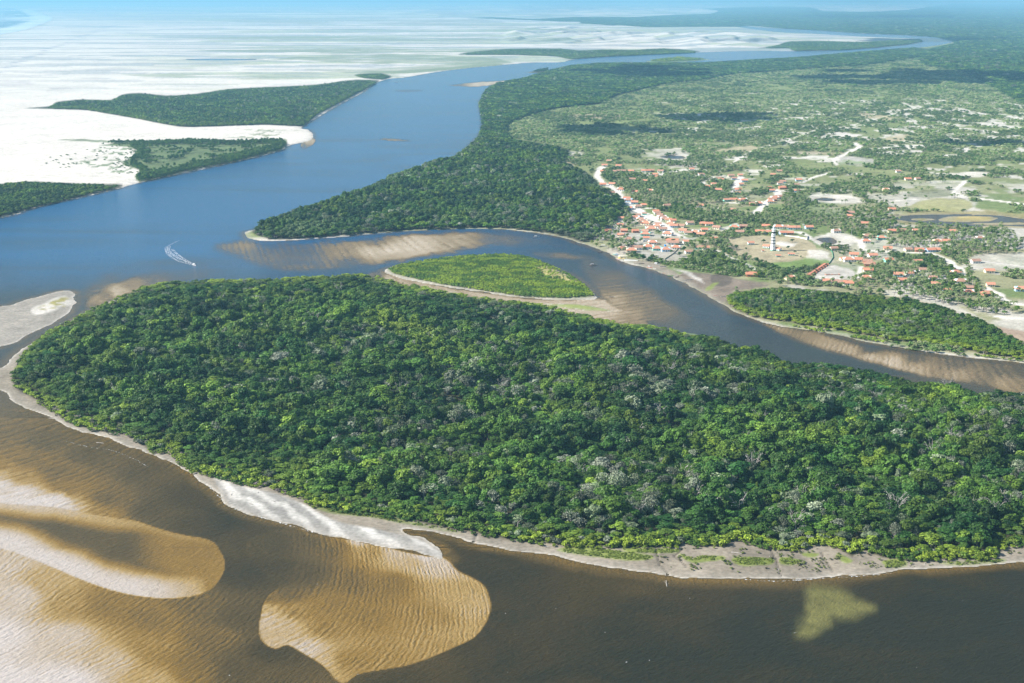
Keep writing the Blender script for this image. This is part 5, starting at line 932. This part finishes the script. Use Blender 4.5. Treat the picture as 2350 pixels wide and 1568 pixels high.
for a, b, L, rz, c, lb, cb, aw in ((1361, 609.5, 9, .1, (.32, .28, .27), 'largest boat, brown with a small cabin, anchored in midstream', (.5, .46, .44), None), (1377, 579.5, 6, -.1, (.08, .12, .16), 'dark canoe afloat off the village beach', None, None), (1385, 567, 9, -.1, (.7, .7, .72), 'boat under a long white awning at the left end of the beach', None, w_),
    (1410.5, 585.5, 6, -.6, (.35, .72, .65), 'pale green boat at the water edge by the blue boat', None, (.75, .9, .85)), (1416, 587, 6, -.3, (.05, .25, .60), 'bright blue covered boat at the village landing', None, (.05, .3, .7)), (1417.5, 595, 6.5, -1.0, (.75, .5, .5), 'pink and white boat moored beside the yellow pontoon', None, None),
    (1463, 606, 8, -.15, (.80, .76, .74), 'long white open boat drawn up below the dark trees', None, None), (1472.5, 607, 7, .3, (.12, .12, .13), 'black open boat next to the long white one', None, None), (1507, 609, 8.5, -.5, (.45, .5, .6), 'blue grey boat with a white cabin on the sand', w_, None), (1491, 615, 7, -.5, (.75, .25, .2), 'red and white boat with cabin at the water edge', (.8, .75, .75), None), (1502, 617.5, 4, -.8, w_, 'small white skiff beside the red boat', None, None),
    (1522, 614.5, 7, -.1, (.25, .32, .45), 'slate blue boat on the middle of the beach', None, None), (1524, 628, 6, -.4, (.75, .55, .5), 'pale pink boat with its stern in the water', None, None), (1539, 633.5, 6.5, -.25, (.15, .70, .20), 'bright green boat at the water edge', None, None), (1554, 637, 5, .5, (.09, .07, .07), 'small black canoe on the beach right of the green boat', None, None), (1561, 634.5, 5.5, -.1, (.65, .45, .42), 'faded pink canoe on the beach above the black one', None, None),
    (1582, 643.5, 7, 0, (.55, .55, .58), 'grey boat lying on the mud near the white sand spit', None, None), (1575, 644.5, 4.5, .2, (.8, .8, .8), 'small white boat on the mud left of the grey one', None, None), (1660, 683, 5.5, .1, w_, 'white boat on the dark mud near the creek forest', None, None), (1642, 679.5, 4.5, -.4, (.7, .4, .38), 'small reddish boat at the edge of the dark mud', None, None), (1231, 544.5, 8, 0, (.75, .78, .8), 'white launch in the channel below the dark point wood', (.8, .82, .85), None), (1403, 682.5, 5, 0, (.2, .25, .35), 'tiny dark boat stranded on the submerged bar', None, None), (1395, 571, 4, .6, (.5, .3, .25), 'small brown canoe pulled up near the white awning', None, None)):
    boat(a, b, L*1.1, rz, c, lb, cb, aw)
boat(446, 609, 9.5, -.95, (.85, .86, .88), 'white speedboat throwing up a curved wake on the wide river', (.8, .8, .82), None, 'boats out on the wide river')
boat(910, 189.5, 16, .2, (.8, .82, .85), 'far small white boat near the sand of the left bank', None, (.8, .8, .85), 'boats out on the wide river')
X_, Y_ = gp(1429, 593); e = empty('floating_pontoon', (float(X_), float(Y_), .0), -.2); tag(e, 'square yellow floating pontoon with an open middle at the landing', 'pontoon')
child('deck', MB().box(-6, 6, -5, -3, -.3, .6).box(-6, 6, 3, 5, -.3, .6).box(-6, -4, -2.99, 2.99, -.3, .6).box(4, 6, -2.99, 2.99, -.3, .6).me('deck', mat('yellow_deck', (.80, .58, .18), .7, .2)), e)
rb = MB()
for sx in (-5.8, 5.8):
    for sy in (-4.8, 4.8): rb.tube([(sx, sy, .6), (sx, sy, 2.9)], [.07, .07], 4)
child('posts', rb.me('posts', WHITE), e)
child('awning', MB().box(-6.1, 6.1, 2.8, 5.1, 2.9, 3.0).box(-6.1, -3.8, -5.1, 2.79, 2.9, 3.0).me('awning', mat('cream_awning', (.82, .76, .62), .8, .2)), e)
X_, Y_ = gp(1448, 600); e = empty('quay', (float(X_), float(Y_), 0), -.28); tag(e, 'white concrete quay below the waterfront roofs', 'quay'); child('wall', MB().box(-9, 9, -.4, 2.5, -1, 1.7).me('wall', WALLS['white']), e); child('railing', MB().box(-9, 9, -.38, -.3, 1.71, 2.3).me('railing', WHITE), e)
# driftwood
DW = []
for j, (a, b, L, rz, lb) in enumerate(((2296, 1256, 9, 2.2, 'bleached log leaning out of the bushes at far right'), (2306, 1262, 7, .4, 'shorter bleached log lying on the mud at far right'), (1938, 1262, 6, 1.2, 'pale trunk among shrubs above a sedge patch'), (1690, 1275, 7, -.5, 'thin driftwood branch on the open mud'), (1530, 1340, 9, 1.5, 'sunken branch reaching out into the brown water'), (230, 1018, 8, -.5, 'fallen trunk on the left shore of the island'), (120, 962, 9, -.6, 'grey fallen trunk at the left tip of the forest'), (1260, 1258, 5, .2, 'short log beside the water under the forest'))):
    X_, Y_ = gp(a, b); e = empty('driftwood', (float(X_), float(Y_), float(gz(a, b))+.2), rz); tag(e, lb, 'log', 'driftwood along the island shore')
    t = MB().tube([(-L/2, 0, 0), (0, .3, .25), (L/2, -.2, .5)], [.22, .17, .06], 6); t.tube([(0, .3, .25), (L*.2, L*.2, .7)], [.1, .03], 4).tube([(-L*.2, .1, .15), (-L*.1, -L*.18, .6)], [.09, .03], 4).tube([(L*.2, 0, .35), (L*.35, L*.14, .9)], [.08, .02], 4)
    child('log', t.me('log', DEAD), e)
r_ = np.random.default_rng(5)
for j in range(34):
    a, b = r_.uniform(1500, 2340), r_.uniform(1262, 1312)
    if j < 8: a, b = r_.uniform(480, 700), r_.uniform(1125, 1160)
    if sdf(ISLE, np.array([a]), np.array([b]), 10)[0] < 6: continue
    X_, Y_ = gp(a, b); L = r_.uniform(1.6, 4.5); e = empty('driftwood', (float(X_), float(Y_), float(gz(a, b))+.12), r_.uniform(0, 3.1))
    DW.append((a, e)); t = MB().tube([(-L/2, 0, 0), (0, .2, .15), (L/2, -.1, .3)], [.15, .12, .04], 5); t.tube([(0, .2, .15), (L*.2, L*.25, .5)], [.07, .02], 3); child('log', t.me('log', DEAD if j % 2 else BARK), e)
DW.sort(key=lambda q: q[0])
for j, (a, e) in enumerate(DW): tag(e, '%s from left of the small branches stranded on the island mud' % ORD[j], 'branch', 'small stranded branches')
# stumps and grey brushwood along the island's left shore
X, Y, x, y = grid_pts(P("70,915 140,950 250,990 400,1045 540,1104 660,1140 650,1125 520,1095 400,1038 300,1003 180,975 110,935 80,905"), 4.2); k = fbm(X/12, Y/12, 1) > .46; X, Y, x, y = X[k], Y[k], x[k], y[k]; s = rng.uniform(.7, 1.2, len(X))
scatter('brushwood', 'grey leafless brushwood along the left shore of the island', 'brushwood', np.stack([X, Y, gz(x, y)], 1), rng.uniform(0, 6.28, len(X)), np.stack([s, s, s*.8], 1), rng.choice(BUSH, len(X)), np.tile([.20, .165, .16], (len(X), 1))*rng.uniform(.7, 1.3, len(X))[:, None])
X, Y, x, y = grid_pts(P("590,532 680,528 760,538 700,548 620,550 585,542"), 6); s = rng.uniform(.3, .5, len(X))
scatter('dead_brush', 'grey dead brush at the tip of the pointed land', 'brushwood', np.stack([X, Y, gz(x, y)], 1), rng.uniform(0, 6.28, len(X)), np.stack([s, s, s], 1), rng.choice(PALE, len(X)), np.tile([.27, .24, .23], (len(X), 1)))
X, Y, x, y = grid_pts(P("1430,1262 1560,1262 1700,1262 1900,1268 2060,1278 2340,1266 2340,1290 2100,1302 1900,1316 1700,1318 1530,1308"), 2.2); k = (fbm(X/6, Y/6, 3) > .60) & (rng.random(len(X)) < .6); X, Y, x, y = X[k], Y[k], x[k], y[k]; s = rng.uniform(.2, .6, len(X))
scatter('mud_tufts', 'small plants and seedlings dotted over the mud flat', 'tufts', np.stack([X, Y, gz(x, y)], 1), rng.uniform(0, 6.28, len(X)), np.stack([s, s, s*.7], 1), rng.choice(BUSH, len(X)), mixt(np.tile([.17, .22, .05], (len(X), 1)), np.array([.10, .085, .06]), rng.random(len(X))**2))
# sedge on the mud
for nm, lb, qs in (('shore_sedge', 'low yellow green sedge patches on the mud flat', ("1330,1258 1430,1270 1500,1282 1480,1289 1400,1284 1290,1268 1290,1260", "1560,1275 1590,1285 1610,1280 1660,1282 1662,1290 1600,1294 1575,1290", "1690,1284 1770,1286 1770,1298 1710,1302 1682,1294", "1790,1284 1840,1292 1820,1300 1792,1298", "2025,1290 2070,1285 2080,1300 2040,1304", "2150,1290 2250,1290 2300,1284 2300,1291 2200,1298", "1435,1262 1500,1265 1560,1266 1540,1274 1450,1272", "715,1152 850,1182 1030,1216 1055,1224 950,1206 850,1192 760,1180")),):
    XX = []
    for q in qs: X, Y, x, y = grid_pts(P(q), 1.5); XX.append(np.stack([X, Y, x, y], 1))
    A = np.concatenate(XX); k = fbm(A[:, 0]/5, A[:, 1]/5, 1) > .38; A = A[k]; s = rng.uniform(.3, .55, len(A))
    scatter(nm, lb, 'sedge', np.stack([A[:, 0], A[:, 1], gz(A[:, 2], A[:, 3])], 1), rng.uniform(0, 6.28, len(A)), np.stack([s, s, s*.45], 1), rng.choice(BUSH, len(A)), np.tile([.17, .22, .04], (len(A), 1))*rng.uniform(.7, 1.3, len(A))[:, None])
# ------------------------------------------------------------------ foam on the water
def foam_mat():
    m = mat('foam', (.85, .87, .9), .6, .2); n = m.node_tree.nodes; l = m.node_tree.links; g = n.new('ShaderNodeNewGeometry'); t = n.new('ShaderNodeTexNoise'); t.inputs['Scale'].default_value = .5; t.inputs['Detail'].default_value = 5; l.new(g.outputs['Position'], t.inputs['Vector'])
    r = n.new('ShaderNodeMapRange'); r.inputs[1].default_value = .50; r.inputs[2].default_value = .66; l.new(t.outputs[0], r.inputs[0]); l.new(r.outputs[0], n['Principled BSDF'].inputs['Alpha']); return m
FM = foam_mat()
def ribbon(name, pts, wd, label, z=.06, jit=.6):
    p = P(pts); q = [];
    for i in range(len(p)-1):
        for t_ in np.linspace(0, 1, 14, endpoint=False): a0, b0, c0, d0 = p[max(i-1, 0)], p[i], p[i+1], p[min(i+2, len(p)-1)]; q.append(.5*((2*b0)+(c0-a0)*t_+(2*a0-5*b0+4*c0-d0)*t_**2+(3*b0-a0-3*c0+d0)*t_**3))
    W = world_poly(np.array(q)); W = W+rng.normal(size=W.shape)*jit*.3; v = []; f = []
    for i in range(len(W)):
        d = W[min(i+1, len(W)-1)]-W[max(i-1, 0)]; d = d/np.linalg.norm(d); nn_ = np.array([-d[1], d[0]]); ww = (wd if np.isscalar(wd) else wd[0]+(wd[1]-wd[0])*i/len(W))*.5
        v += [(*(W[i]+nn_*ww), z), (*(W[i]-nn_*ww), z)]
        if i: f.append((2*i-2, 2*i-1, 2*i+1, 2*i))
    return v, f
mb = MB()
for pts, wd in (("446,608 428,601 410,593 392,582 384,573 386,566", (3.5, 8)), ("445,609 425,604 405,597 388,586 382,577", (2, 4)), ("446,607 432,600 416,590 402,580 396,572", (1.8, 4)), ("440,606 425,596 414,586", (.8, 1.2)), ("384,566 395,560 412,552", (1.5, 1.))):
    v, f = ribbon('', pts, wd, ''); mb.add([(a, b, c+.012*len(mb.v)/100) for a, b, c in v], f)
o = child('boat_wake', mb.me('boat_wake', FM), None); tag(o, 'curved white foam wake trailing the speedboat', 'wake', None, 'stuff')
mb = MB()
for pts, wd in (("150,1012 200,1025 260,1035 310,1055 345,1075", .3), ("495,1133 530,1163 575,1181 620,1193 660,1205 720,1222", .9), ("398,1046 402,1058 425,1077 460,1103 492,1128", .5), ("1700,1330 1780,1334 1850,1330 1950,1324 2050,1316", .7)):
    v, f = ribbon('', pts, wd, '', .05, .9); mb.add([(a, b, c+.004*(len(mb.v) % 7)) for a, b, c in v], f)
for k in range(50):
    a, b = rng.uniform(0, 2350), rng.uniform(1060, 1568)
    if pin(ISLE, np.array([a]), np.array([b]))[0] or (a < 400 and rng.random() < .5): continue
    X_, Y_ = gp(a, b); r_ = rng.uniform(.25, .75); an = rng.uniform(-.3, 1.2); c_, s_ = math.cos(an), math.sin(an); n_ = 7
    rg = [(float(X_)+(c_*math.cos(t_)*1.7-s_*math.sin(t_)*.5)*r_*rng.uniform(.6, 1.3), float(Y_)+(s_*math.cos(t_)*1.7+c_*math.sin(t_)*.5)*r_*rng.uniform(.6, 1.3), .1) for t_ in np.linspace(0, 6.28, n_, endpoint=False)]; mb.add(rg, [tuple(range(n_))])
o = child('foam', mb.me('foam', FM), None); tag(o, 'thin foam lines and white flecks drifting on the near water', 'foam', None, 'stuff')
# ------------------------------------------------------------------ clouds: high above the picture, they shade the plain
CLM = mat('cloud', (.85, .86, .88), 1.0, 0)
def cloud(a, b, wpx, hpx, label, z=900., seed=0):
    X_, Y_ = gp(a, b); dx = sd*((z)/sd.z); X0, Y0 = float(X_)+dx.x, float(Y_)+dx.y
    y0 = gp(a, b+hpx/2)[1]; y1 = gp(a, b-hpx/2)[1]; ry = float(y1-y0)/2; rx = float(gp(a+wpx/2, b)[0]-X_); r = np.random.default_rng(seed); mb = MB()
    for k in range(26):
        t_ = r.random()*6.28; q = r.random()**.6*.85 if k else 0; cx_, cy_ = math.cos(t_)*q*rx, math.sin(t_)*q*ry; s_ = (.38 if k == 0 else (.12+.2*r.random())*(1.25-q*.6)); nu, nv = 12, 7; v = []; f = []
        for j in range(nv+1):
            for i in range(nu):
                th = math.pi*j/nv; ph_ = 2*math.pi*i/nu; rr_ = 1+.12*r.normal(); v.append((cx_+rx*s_*math.sin(th)*math.cos(ph_)*rr_, cy_+ry*s_*math.sin(th)*math.sin(ph_)*rr_, 45*math.cos(th)*rr_*(1 if th < 1.6 else .35)))
        for j in range(nv):
            for i in range(nu): f.append((j*nu+i, j*nu+(i+1) % nu, (j+1)*nu+(i+1) % nu, (j+1)*nu+i))
        mb.add(v, f)
    o = child('cloud', mb.me('cloud', CLM, True), None); o.location = (X0, Y0, z); tag(o, label, 'cloud', 'low clouds above the plain')
cloud(1390, 298, 260, 30, 'small low cloud above the scrub behind the point wood', 900, 1)
cloud(1660, 270, 300, 26, 'low cloud above the middle of the plain', 900, 2)
cloud(2130, 178, 640, 44, 'broad low cloud above the distant right of the plain', 900, 3)
cloud(1480, 166, 340, 30, 'long low cloud above the far river bank forest', 900, 4)
cloud(2250, 330, 260, 16, 'small cloud above the right side of the plain', 900, 5)
cloud(2160, 93, 420, 12, 'far long cloud above the forest at the river bend', 900, 6)
cloud(2050, 40, 500, 8, 'most distant cloud over the hazy forest', 900, 7)
print('COUNTS', cnt, len(nearest), len(pn), len(HS))
# ------------------------------------------------------------------ haze
import bmesh
bm = bmesh.new(); bmesh.ops.create_cube(bm, size=1)
me = bpy.data.meshes.new('haze'); bm.to_mesh(me); bm.free()
hz = bpy.data.objects.new('haze', me); COL.objects.link(hz); hz['kind'] = 'stuff'; hz['label'] = 'pale blue haze thickening towards the far horizon'
zb, zt = float(zh.min())-3, H+4
hz.scale = (280000, 215000, zt-zb); hz.location = (0, 100000, (zt+zb)/2)
hm = bpy.data.materials.new('haze'); hm.use_nodes = True; n = hm.node_tree.nodes; n.clear()
ou = n.new('ShaderNodeOutputMaterial'); pvn = n.new('ShaderNodeVolumePrincipled'); hm.node_tree.links.new(pvn.outputs[0], ou.inputs['Volume'])
pvn.inputs['Color'].default_value = (.33, .72, 1.0, 1); pvn.inputs['Density'].default_value = HAZE; pvn.inputs['Anisotropy'].default_value = 0.15
me.materials.append(hm)
